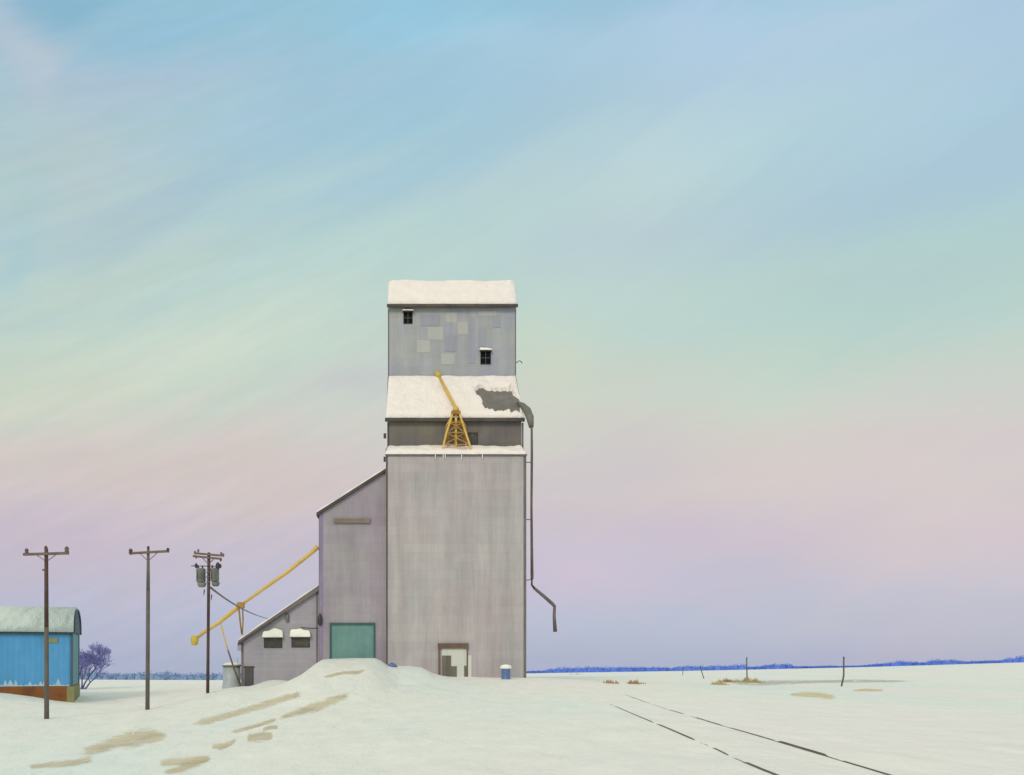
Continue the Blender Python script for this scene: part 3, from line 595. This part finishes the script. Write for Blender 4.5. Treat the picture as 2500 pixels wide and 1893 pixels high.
# ------------------------------------------------------------------ office
OY = 59.0; OL, OR = X_(590, OY), X_(779, OY); zo0, zo1 = Z_(1570, OY), Z_(1443, OY)
of = thing('office_building', ((OL+OR)/2, 61, gz((OL+OR)/2, 58.5)), 'low grey office with steep lean-to roof and two snow-hooded windows, left of the drive shed', 'office')
MB().prism([(OL, -4), (OR, -4), (OR, zo1), (OL, zo0)], OY, 68, 'y').build('wall', M['clad_office'], of)
so = (zo1-zo0)/(OR-OL); o0 = OL-.2; oz0 = zo0-.2*so
MB().prism([(o0, oz0+.004), (AL-.01, zo1+(AL-.01-OR)*so+.004), (AL-.01, zo1+(AL-.01-OR)*so+.36), (o0, oz0+.26)], OY-.25, 68.2, 'y').build('roof', M['trim_grey'], of)
MB().prism([(o0-.03, oz0-.04), (X_(700, OY), zo0+(X_(700, OY)-OL)*so-.04), (X_(700, OY), zo0+(X_(700, OY)-OL)*so+.06), (o0-.03, oz0+.10)], OY-.30, OY-.252, 'y').build('barge_board', M['trim_dark'], of)
snow_sheet((o0-.02, OY-.27, oz0+.26), (AL-.02, OY-.27, zo1+(AL-.02-OR)*so+.36), (AL-.02, 68.2, zo1+(AL-.02-OR)*so+.36), (o0-.02, 68.2, oz0+.26), .14, 40, 24, edge=.28, seed=31).build('roof_snow', M['roof_snow'], of)
MB().box(OL-.03, OL+.13, OY-.03, OY+.1, -3.5, zo0+.1).build('corner_trim', M['trim_grey'], of)
MB().box(OR-.2, OR-.10, OY-.03, OY+.1, -2.5, zo1-.1).build('corner_trim', M['trim_grey'], of)
MB().box(o0-.05, o0+.2, OY-.2, OY-.02, oz0-.42, oz0-.02).build('gutter_end', M['clad_office'], of)
window(645, 689, 1556, 1582, OY, of, hood=(1539, 1558), glass='glass_dark', bars=False)
window(712, 756, 1556, 1581, OY, of, hood=(1537, 1557), glass='glass_dark', bars=False)
dk = MB().box(X_(597, OY), X_(619, OY), OY-.05, OY+.01, -3, Z_(1630, OY)).build('door', M['dark_door'], of)
MB().box(X_(595, OY), X_(621, OY), OY-.07, OY+.01, Z_(1629.7, OY), Z_(1627, OY)).build('door_frame', M['trim_dark'], of)
MB().tube([P(735, 1532, OY-.04), P(755, 1534, OY-.04), P(776, 1534, OY-.04)], .022, 6).build('conduit', M['iron'], of)
MB().lathe((X_(702, OY), OY-.06, 0), [(.06, Z_(1520, OY)), (.13, Z_(1517, OY)), (.13, Z_(1503, OY)), (.07, Z_(1499, OY))], 12).build('meter_box', M['galv'], of)

# ------------------------------------------------------------------ grain auger
gy = 58.2
au = thing('grain_auger', P(588, 1672, gy), 'long ochre yellow auger tube sloping from the drive shed wall down past the power pole', 'grain auger')
J = P(588, 1478, gy)
MB().tube([P(776, 1335, gy+.4), P(760, 1350, gy+.3), P(700, 1398, gy), P(640, 1440, gy), J], [.17, .14, .13, .12, .09], 12).build('upper_tube', M['yellow'], au)
MB().tube([J, P(535, 1520, gy), P(500, 1543, gy), P(481, 1558, gy)], [.15, .13, .12, .10], 12).build('lower_tube', M['yellow'], au)
MB().box(J.x-.25, J.x+.24, gy-.2, gy+.2, J.z-.2, J.z+.2).build('gearbox', M['yellow_dark'], au, bevel=.05)
h = P(475, 1564, gy)
MB().lathe((h.x, gy, 0), [(.10, h.z+.34), (.24, h.z+.28), (.28, h.z), (.22, h.z-.26), (.12, h.z-.34)], 12).build('spout_head', M['yellow_pure'], au)
MB().tube([P(583, 1482, gy), P(586, 1515, gy), P(590, 1548, gy+.6)], [.06, .06, .05], 8).build('prop', M['yellow_dark'], au)
MB().tube([P(592, 1482, gy), P(593.5, 1515, gy), P(591.5, 1550, gy+.6)], [.05, .05, .045], 8).build('prop', M['yellow_dark'], au)
MB().tube([P(537, 1518, gy), P(550, 1565, gy), P(557, 1590, gy)], [.05, .05, .05], 8).build('stay', M['yellow'], au)
MB().tube([P(557, 1589, gy), P(572, 1635, gy), P(587, 1674, gy)], [.055, .06, .065], 8).build('stay', M['brown'], au)

# ------------------------------------------------------------------ power poles
def pole(px, py0, py1, Y, label, arms, rw, rtop, mbase, mtop, split, lean=0):
    p0 = P(px, py1, Y); p0.z = min(p0.z, gz(p0.x, Y)); r = thing('power_pole', p0, label, 'power pole', 'wooden power poles left of the elevator')
    top = P(px+lean, py0, Y); bot = Vector((p0.x, Y, p0.z-.4)); sp_ = bot.lerp(top, split)
    MB().tube([bot, bot.lerp(sp_, .5), sp_], [rw, rw*.93, rw*.88], 12).build('pole_foot', mbase, r)
    MB().tube([sp_, sp_.lerp(top, .5), top, top+Vector((0, 0, .05))], [rw*.88, (rw*.88+rtop)/2, rtop, rtop*.5], 12).build('pole_top', mtop, r)
    for (x0, y0, x1, y1, yo) in arms:
        MB().beam(P(x0, y0, Y-yo), P(x1, y1, Y-yo), .11, .12).build('crossarm', M['crossarm'], r)
    return r, top
def insul(r, px, py, Y, m='iron', s=1.0):
    c = P(px, py, Y); MB().lathe((c.x, Y, c.z), [(.03*s, -.1*s), (.05*s, -.06*s), (.085*s, -.02*s), (.06*s, .03*s), (.09*s, .06*s), (.055*s, .13*s), (.02*s, .16*s)], 10).build('insulator', M[m], r)
Y1 = 40
r, t_ = pole(114, 1341, 1755, Y1, 'left wooden power pole with one crossarm, standing in front of the blue shed', [(57, 1354, 168, 1351, .13)], .115, .085, M['pole_grey'], M['pole_red'], .56, -1)
insul(r, 65, 1348, Y1-.13, 'crossarm', 1.1); insul(r, 163, 1345, Y1-.13, 'crossarm', 1.3); insul(r, 112, 1341, Y1, 'crossarm', 1.0)
for a in ((89, 1355, 109, 1369), (136, 1355, 117, 1369)): MB().beam(P(a[0], a[1], Y1-.13), P(a[2], a[3], Y1-.1), .03).build('brace', M['crossarm'], r)
MB().box(X_(104, Y1), X_(112, Y1), Y1-.05, Y1+.05, Z_(1394, Y1), Z_(1390, Y1)).build('step', M['crossarm'], r)
Y2 = 45
r, t_ = pole(360, 1341, 1732, Y2, 'middle wooden power pole with one thin crossarm, between the blue shed and the transformer pole', [(316, 1351.5, 413, 1346, .12)], .115, .07, M['pole_grey'], M['pole_grey'], .75, 2)
insul(r, 319, 1349, Y2-.12, 'pole_red', 1.3); insul(r, 410, 1345, Y2-.12, 'pole_red', 1.0); insul(r, 362, 1340, Y2, 'pole_red', .9)
for a in ((340, 1350, 358, 1367), (384, 1350, 365, 1367)): MB().beam(P(a[0], a[1], Y2-.12), P(a[2], a[3], Y2-.1), .03).build('brace', M['pole_red'], r)
Y3 = 52
r, t_ = pole(507, 1351, 1692, Y3, 'dark red-brown power pole with double crossarms carrying two grey transformer cans, by the office', [(474, 1351, 547, 1357.5, .16), (471, 1358, 541, 1365, .16)], .105, .10, M['pole_red'], M['pole_red'], .5, 3)
for q in ((476, 1350), (484, 1346), (540, 1353), (545, 1356)): insul(r, q[0], q[1], Y3-.16, 'crossarm', .8)
for q in ((479, 1361), (539, 1368)): insul(r, q[0], q[1], Y3-.16, 'iron', .8)
for a in ((493, 1361, 505, 1374), (522, 1365, 512, 1375)): MB().beam(P(a[0], a[1], Y3-.16), P(a[2], a[3], Y3-.1), .045).build('brace', M['crossarm'], r)
MB().beam(P(467, 1382, Y3-.12), P(540, 1383, Y3-.12), .05).build('cutout_bar', M['iron'], r)
insul(r, 479, 1383, Y3-.12, 'iron', 1.2); insul(r, 532, 1384, Y3-.12, 'iron', 1.7); insul(r, 538, 1384, Y3-.12, 'iron', 1.0)
for cxp_, z0, z1, rr in ((490.5, 1421, 1390, .285), (524.5, 1419, 1389, .26)):
    c = P(cxp_, 0, Y3); za, zb_ = Z_(z0, Y3), Z_(z1, Y3)
    cn = MB().lathe((c.x, Y3, 0), [(rr*.8, za-.03), (rr, za+.02), (rr, zb_-.06), (rr*1.04, zb_-.05), (rr*1.04, zb_), (rr*.7, zb_+.05), (.03, zb_+.07)], 18).build('transformer', M['galv'], r)
    for k in (-.14, .12): MB().lathe((c.x+k, Y3-.08, 0), [(.03, zb_+.02), (.06, zb_+.09), (.04, zb_+.12), (.06, zb_+.15), (.025, zb_+.22)], 8).build('bushing', M['iron'], cn)
    for k in range(-2, 3): MB().box(c.x+k*.09-.012, c.x+k*.09+.012, Y3-rr*1.1, Y3-rr*.8, za+.1, zb_-.2).build('cooling_fin', M['galv'], cn)
    c2 = P(cxp_+2, 0, Y3); za2, zb2 = Z_(z0+13, Y3), Z_(z0+2.5, Y3)
    MB().lathe((c2.x, Y3, 0), [(rr*.55, za2), (rr*.8, za2+.06), (rr*.98, zb2-.03), (rr*.9, zb2)], 18).build('bracket_pan', M['galv'], r)
for py_ in (1398, 1410, 1422): c = P(508.5, py_, Y3); MB().lathe((c.x, Y3, c.z), [(.125, -.02), (.13, 0), (.13, .03), (.125, .05)], 12).build('band', M['galv'], r)
for cxp_, py_ in ((499, 1440), (517, 1452)): MB().tube([P(cxp_, py_, Y3-.1), P(cxp_-.6, py_+6, Y3-.1), P(cxp_-1.5, py_+14, Y3-.1)], [.04, .035, .015], 6).build('drip_loop', M['iron'], r)
# service cable
ca, cb_ = P(513, 1434, Y3), P(655, 1511, OY-.3)
pts_ = []
for i in range(17):
    s = i/16; p = ca.lerp(cb_, s); p.z -= .5*4*s*(1-s)*.55; pts_.append(p)
tag(MB().tube(pts_, [.05*(1-i/16)+.018 for i in range(17)], 6).build('service_cable', M['galv']), 'grey sagging cable from the transformer pole to the office roof', 'cable')

# ------------------------------------------------------------------ storage bin beside the office
by = 61.5; bx = X_(566, by); bz = gz(bx, by)
bn = thing('storage_bin', (bx, by, bz), 'small pale blue-grey bin with snow on its lid, at the left end of the office', 'bin')
z1 = Z_(1627, by)
MB().lathe((bx, by, 0), [(.72, bz-.3), (.70, bz+.1), (.63, bz+.5), (.62, z1-.02)], 22).build('body', M['bin'], bn)
MB().lathe((bx, by, 0), [(.69, z1-.02), (.70, z1+.03), (.66, z1+.07)], 22).build('rim', M['trim_grey'], bn)
MB().lathe((bx, by, 0), [(.66, z1+.071), (.62, z1+.15), (.45, z1+.24), (.2, z1+.28), (.05, z1+.29)], 22, .03).build('snow_cap', M['cap_snow'], bn)
MB().tube([(bx+.45, by-.1, z1), (bx+.45, by-.1, z1+.6)], .012, 5).build('rod', M['iron'], bn)

# ------------------------------------------------------------------ barrel and tarp
by = 56.0; bx = X_(1235, by); bz = gz(bx, by)
bl = thing('barrel', (bx, by, bz), 'small blue barrel capped with snow near the right foot of the elevator', 'barrel')
zt = Z_(1634, by)
MB().lathe((bx, by, 0), [(.29, bz-.2), (.305, bz+.05), (.29, bz+.07), (.29, zt-.25), (.305, zt-.22), (.29, zt-.19), (.29, zt-.03), (.31, zt), (.28, zt+.01)], 20).build('body', M['barrel'], bl)
MB().lathe((bx, by, 0), [(.29, zt+.012), (.37, zt+.05), (.38, zt+.15), (.3, zt+.25), (.14, zt+.30), (.03, zt+.31)], 20, .04).build('snow_cap', M['cap_snow'], bl)
tp = MB(); c = P(957, 1622, 57.4); c.z = gz(c.x, 57.4)
tp.lathe((c.x, 57.4, c.z), [(.36, -.15), (.35, .02), (.30, .10), (.20, .20), (.10, .27), (.03, .29)], 12, .2)
tag(tp.build('tarp_bundle', M['tarp']), 'crumpled blue tarp heaped at the left corner of the elevator foot', 'tarp')

# ------------------------------------------------------------------ blue shed
def BS():
    A = Vector((X_(176, 52), 52.0)); ang = R(17.6)
    e = Vector((-math.sin(ang), math.cos(ang)))         # away along the end wall
    f = Vector((-math.cos(ang), -math.sin(ang)))        # leftward along the front wall
    L, Wd = 12.0, 5.6
    def w(a, b, z): q = A+f*a+e*b; return (q.x, q.y, z)   # a along front, b into depth
    root = thing('blue_shed', (A.x, A.y, gz(A.x, A.y)), 'long sky-blue shed with arched snow-covered roof on a rust-brown foundation', 'shed')
    zf, ze, zr = Z_(1674, 52), Z_(1545, 52), Z_(1493, 54.7)
    def bx(a0, a1, b0, b1, z0, z1):
        m = MB(); m.add([w(a, b, z) for z in (z0, z1) for b in (b0, b1) for a in (a0, a1)], [(0,2,3,1), (4,5,7,6), (0,1,5,4), (2,6,7,3), (0,4,6,2), (1,3,7,5)]); return m
    bx(0, L, 0, Wd, zf, ze).build('wall', M['blue_wall'], root)
    bx(-.02, L+.02, -.03, Wd+.03, -4.5, zf-.002).build('foundation', M['rust'], root)
    bx(-.10, .30, -.10, .25, -4.5, zf-.05).build('corner_post', M['olive'], root)
    bx(-.09, -.025, .26, Wd+.1, -4.5, zf-.05).build('end_foundation', M['olive'], root)
    # arch profile
    n = 16; prof = [(Wd/2-(Wd/2+.12)*math.cos(math.pi*k/n), ze+.02+(zr-ze)*math.sin(math.pi*k/n)**.8) for k in range(n+1)]
    def arch(a0, a1, th0, th1, name, m):
        q = MB(); rows = []
        for a in (a0, a1):
            for th in (th0, th1):
                for k, (b, z) in enumerate(prof):
                    s = math.pi*k/n; rows.append(w(a, b-math.cos(s)*th, z+math.sin(s)*th))
        N = n+1; fs = []
        for k in range(n): fs += [(N+k, N+k+1, 3*N+k+1, 3*N+k), (k, 2*N+k, 2*N+k+1, k+1), (k, k+1, N+k+1, N+k), (2*N+k, 3*N+k, 3*N+k+1, 2*N+k+1)]
        fs += [(0, N, 3*N, 2*N), (n, 2*N+n, 3*N+n, N+n)]
        return q.add(rows, fs, True).build(name, m, root)
    arch(-.12, L+.1, 0, .1, 'roof', M['blue_dark'])
    arch(-.10, L+.05, .105, .24, 'roof_snow', M['shed_snow'])
    arch(-.19, -.13, -.02, .10, 'roof_edge', M['blue_dark'])
    g = MB(); k0 = [w(-.02, b, z) for b, z in prof]; k1 = [w(-.10, b, z) for b, z in prof]; N = n+1
    g.add(k0+k1, [tuple(range(N)), tuple(range(2*N-1, N-1, -1))]+[(i, i+1, N+i+1, N+i) for i in range(n)]+[(n, 0, N, N+n)])
    g.build('gable', M['blue_dark'], root)
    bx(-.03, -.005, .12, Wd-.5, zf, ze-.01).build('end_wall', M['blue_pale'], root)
    bx(-.06, .10, -.06, .10, zf, ze-.02).build('corner_trim', M['blue_dark'], root)
    bx(-.07, -.005, Wd-.5, Wd+.02, zf, ze-.01).build('corner_trim', M['blue_dark'], root)
    bx(.12, L, -.14, -.005, ze-.14, ze+.0).build('eave_board', M['blue_dark'], root)
    bx(.8, 1.6, -.05, -.005, ze-.62, ze-.34).build('vent', M['olive'], root)
    rnd = random.Random(4)
    fr_ = MB(); a = .1
    while a < 4.8:
        hgt = rnd.uniform(.06, .14) if rnd.random() < .7 else rnd.uniform(.25, .5); wd = rnd.uniform(.2, .45)
        fr_.add([w(a, -.035, zf-.02), w(a+wd, -.035, zf-.02), w(a+wd*.55, -.012, zf+hgt), w(a, -.002, zf-.02), w(a+wd, -.002, zf-.02)], [(0, 1, 2), (0, 2, 3), (1, 4, 2), (3, 2, 4)]); a += wd*.8
    fr_.build('frost', M['frost'], root)
BS()

# ------------------------------------------------------------------ bare tree behind the blue shed
def tree():
    Yt = 72; b = P(196, 1662, Yt); b.z = gz(b.x, Yt)-.1
    root = thing('bare_tree', b, 'leafless violet tree with a rounded twiggy crown, right behind the blue shed', 'tree')
    rnd = random.Random(11); tr = MB(); tw = MB()
    C = P(205, 1608, Yt); rx, rz = 2.35, 1.75
    def inside(p): return ((p.x-C.x)/rx)**2+((p.y-Yt)/2.0)**2+((p.z-C.z+.1)/rz)**2 < 1
    def grow(p, d, L, r, lv):
        q = p+d*L*.5+Vector([rnd.uniform(-.06, .06)*L for _ in range(3)]); e = p+d*L
        (tr if lv < 3 else tw).tube([p, q, e], [r, r*.85, r*.7], 6 if lv < 3 else 3, caps=False)
        if lv >= 7 or (lv > 3 and not inside(e)): return
        for _ in range(3 if lv < 6 else 2):
            nd_ = (d+Vector((rnd.uniform(-.75, .75), rnd.uniform(-.75, .75), rnd.uniform(-.35, .6)))).normalized()
            grow(e, nd_, L*rnd.uniform(.62, .85), max(.012, r*.64), lv+1)
    for dx, L in ((-.5, 1.0), (-.15, 1.1), (.45, 1.15), (.9, .95), (.15, .9)):
        grow(b+Vector((dx*.3, rnd.uniform(-.1, .1), 0)), Vector((dx, rnd.uniform(-.3, .3), 1)).normalized(), L, .085, 0)
    tr.build('trunk', M['trunk'], root); o = tw.build('crown', M['tree_purple'], root)
tree()

# ------------------------------------------------------------------ far woods and hedges
def wood(name, px0, px1, Y, prof, m, label, seed, leaf, dep=14, dens=1.0):
    rnd = random.Random(seed); q = MB(); px = px0
    while px < px1:
        hpx = np.interp(px, [a for a, _ in prof], [b for _, b in prof])
        yy = Y+rnd.uniform(0, dep); x = X_(px, yy); g = float(ground_z(np.array([x]), np.array([yy]))[0]); Hh = hpx/F*yy*rnd.uniform(.78, 1.12); wdt = max(Hh*.75, leaf*1.4)
        s0 = wdt*.7; q.add([(x-s0, yy, g-.5), (x+s0, yy, g-.5), (x+s0*.9, yy+.2, g+Hh*.45), (x, yy+.1, g+Hh*.72), (x-s0*.9, yy+.2, g+Hh*.5)], [(0, 1, 2, 3, 4)])
        for _ in range(int(34*dens)):
            a = rnd.uniform(0, 6.28); rr = rnd.random()**.5; zz = rnd.random()
            c = Vector((x+math.cos(a)*rr*wdt*(1-.5*zz), yy+math.sin(a)*rr*wdt*.7, g-.1+zz*Hh*math.sqrt(max(0, 1-.35*rr*rr))))
            s = leaf*rnd.uniform(.5, 1.1)
            vs = [c+Vector((rnd.uniform(-s, s), rnd.uniform(-s, s), rnd.uniform(-s, s)*.75)) for _ in range(3)]
            q.add(vs, [(0, 1, 2)])
        px += max(1.2, wdt/Y*F*.33)
    return tag(q.build(name, m), label, 'trees', kind='stuff')
wood('distant_wood', 150, 960, 330, [(150,26), (230,24), (300,17), (360,23), (420,23), (450,18), (500,21), (560,20), (960,18)], M['far_blue_left'], 'low slate-blue line of distant trees on the left horizon', 3, .7, 14, 1.3)
wood('distant_wood', 1280, 2560, 800, [(1280,6), (1330,7), (1360,14), (1450,15), (1600,12), (1650,9), (1657,15), (1715,14), (1720,10), (1735,13), (1815,14), (1830,7), (1855,8), (1880,15), (1925,12), (1940,6), (2030,6), (2045,4), (2100,4), (2170,10), (2200,15), (2230,9), (2262,8), (2275,15), (2340,12), (2360,7), (2445,7), (2460,14), (2500,17), (2560,15)], M['far_blue'], 'thin line of deep blue far trees along the right horizon', 5, 1.0, 30, 1.4)

# ------------------------------------------------------------------ field posts, grass, rails
def post(px0, py0, px1, py1, label, rad=.045, mid=None):
    b = hit(px1, py1, 20); Y = b.y; p = [P(px0, py0, Y)]
    if mid: p.append(P(mid[0], mid[1], Y))
    p.append(Vector((b.x, Y, b.z-.2)))
    n = len(p); q = MB().tube(p+[p[-1]-Vector((0, 0, .05))], [rad*(.8+.3*i/n) for i in range(n+1)], 7)
    q.tube([p[0]-Vector((0, 0, .02)), p[0]+Vector((0, 0, .10))], rad*.95, 7)
    tag(q.build('field_post', M['post']), label, 'post', 'thin posts in the snowy field')
post(2060, 1607, 2053, 1676, 'tallest dark field post, farthest right, its foot bent to the left', .065, (2060, 1650))
post(1823, 1608, 1824, 1664, 'upright field post rising out of the olive grass clump', .06)
post(1710, 1630, 1720, 1657, 'short dark post leaning over to the left, left of the grass clumps', .05)
post(1667, 1634, 1667, 1649, 'tiny upright stub post against the blue tree line, leftmost of the posts', .05)
def tuft(px0, px1, py0, py1, label, m, n, seed):
    rnd = random.Random(seed); q = MB(); b = hit((px0+px1)/2, py1-3, 20); H = (py1-py0)/F*b.y; hw = (px1-px0)/2/F*b.y
    for _ in range(n):
        u = rnd.gauss(0, .55); u = max(-1, min(1, u)); x = b.x+u*hw; y = b.y+rnd.uniform(-.5, .8); z = gz(x, y)
        h_ = H*(1-.45*abs(u))*rnd.uniform(.2, 1)*(.6+.4*math.sin(u*9+seed)); dx, dy = rnd.uniform(-.35, .35)*h_, rnd.uniform(-.3, .3)*h_; w_ = rnd.uniform(.015, .035)
        q.add([(x-w_, y, z-.03), (x+w_, y, z-.03), (x+dx*.5+w_*.7, y+dy*.5, z+h_*.6), (x+dx*.5-w_*.7, y+dy*.5, z+h_*.6), (x+dx, y+dy, z+h_)], [(0, 1, 2, 3), (3, 2, 4)])
    return tag(q.build('grass_tuft', m), label, 'grass clump', 'dry grass clumps in the field')
tuft(1742, 1776, 1658, 1676, 'yellowish low grass clump just left of the dense brown clump', M['grass'], 220, 1)
tuft(1762, 1792, 1656, 1669, 'dense brown grass clump between the two yellowish-olive clumps', M['grass_brown'], 260, 2)
tuft(1798, 1862, 1652, 1670, 'widest olive grass clump with a thin post standing in it', M['grass'], 600, 3)
tuft(1478, 1510, 1659, 1672, 'sparse reddish grass clump nearest the elevator', M['grass_brown'], 90, 4)
tuft(1533, 1570, 1657, 1673, 'sparse reddish grass clump second from the elevator', M['grass_brown'], 110, 5)
tuft(1385, 1425, 1645, 1650, 'faint low brown stubble right of the elevator below the blue tree line', M['grass_brown'], 60, 6)

def rail(root, pl, vis):
    """steel rail half drowned in snow: polyline of photo points, vis = stretches (in px) where its head shows"""
    pts3 = []
    for i in range(len(pl)-1):
        n = 16
        for k in range(n):
            s = k/n; pts3.append((pl[i][0]*(1-s)+pl[i+1][0]*s, pl[i][1]*(1-s)+pl[i+1][1]*s))
    pts3.append(pl[-1]); out = []
    for px, py in pts3:
        h = hit(px, py, 6)
        o = -.004+.012*mnoise.noise(Vector((h.x*.8, h.y*.8, 2)))
        for a, b, hh in vis:
            e = min(px-a, b-px)
            if e > -14: o = max(o, -.05+(hh+.05)*min(1, (e+14)/26))
        out.append(Vector((h.x, h.y, gz(h.x, h.y)+o)))
    q = MB(); prof = [(-.015, 0), (-.011, .005), (.011, .005), (.015, 0), (.014, -.03), (.01, -.045), (.01, -.10), (.06, -.12), (-.06, -.12), (-.01, -.10), (-.01, -.045), (-.014, -.03)]
    vs = []; N = len(prof)
    for i, p in enumerate(out):
        dd = (out[min(i+1, len(out)-1)]-out[max(i-1, 0)]); dd.z = 0; dd.normalize(); a = Vector((dd.y, -dd.x, 0))
        for u, z in prof: vs.append(p+a*u+Vector((0, 0, z)))
    fs = [(i*N+k, i*N+(k+1) % N, (i+1)*N+(k+1) % N, (i+1)*N+k) for i in range(len(out)-1) for k in range(N)]
    fs += [tuple(range(N)), tuple((len(out)-1)*N+k for k in range(N-1, -1, -1))]
    q.add(vs, fs); return q.build('rail', M['rail'], root)
tk = thing('railway_track', hit(1700, 1790), 'pair of dark rails half buried in snow, running across the right foreground', 'railway track')
rail(tk, [(1490,1720), (1560,1750), (1625,1777), (1685,1803), (1735,1823), (1775,1843), (1815,1861), (1860,1880), (1895,1894), (1960,1922)], [(1495,1600,.01), (1600,1700,.018), (1735,1785,.008), (1812,1960,.018)])
rail(tk, [(1527,1697), (1580,1716), (1628,1732), (1690,1750), (1755,1770), (1850,1797), (1950,1827), (2020,1848), (2090,1869), (2150,1887), (2250,1917)], [(1530,1585,.006), (1626,1675,.010), (1690,1770,.012), (1775,1900,.010), (1895,2024,.030), (2048,2250,.010)])
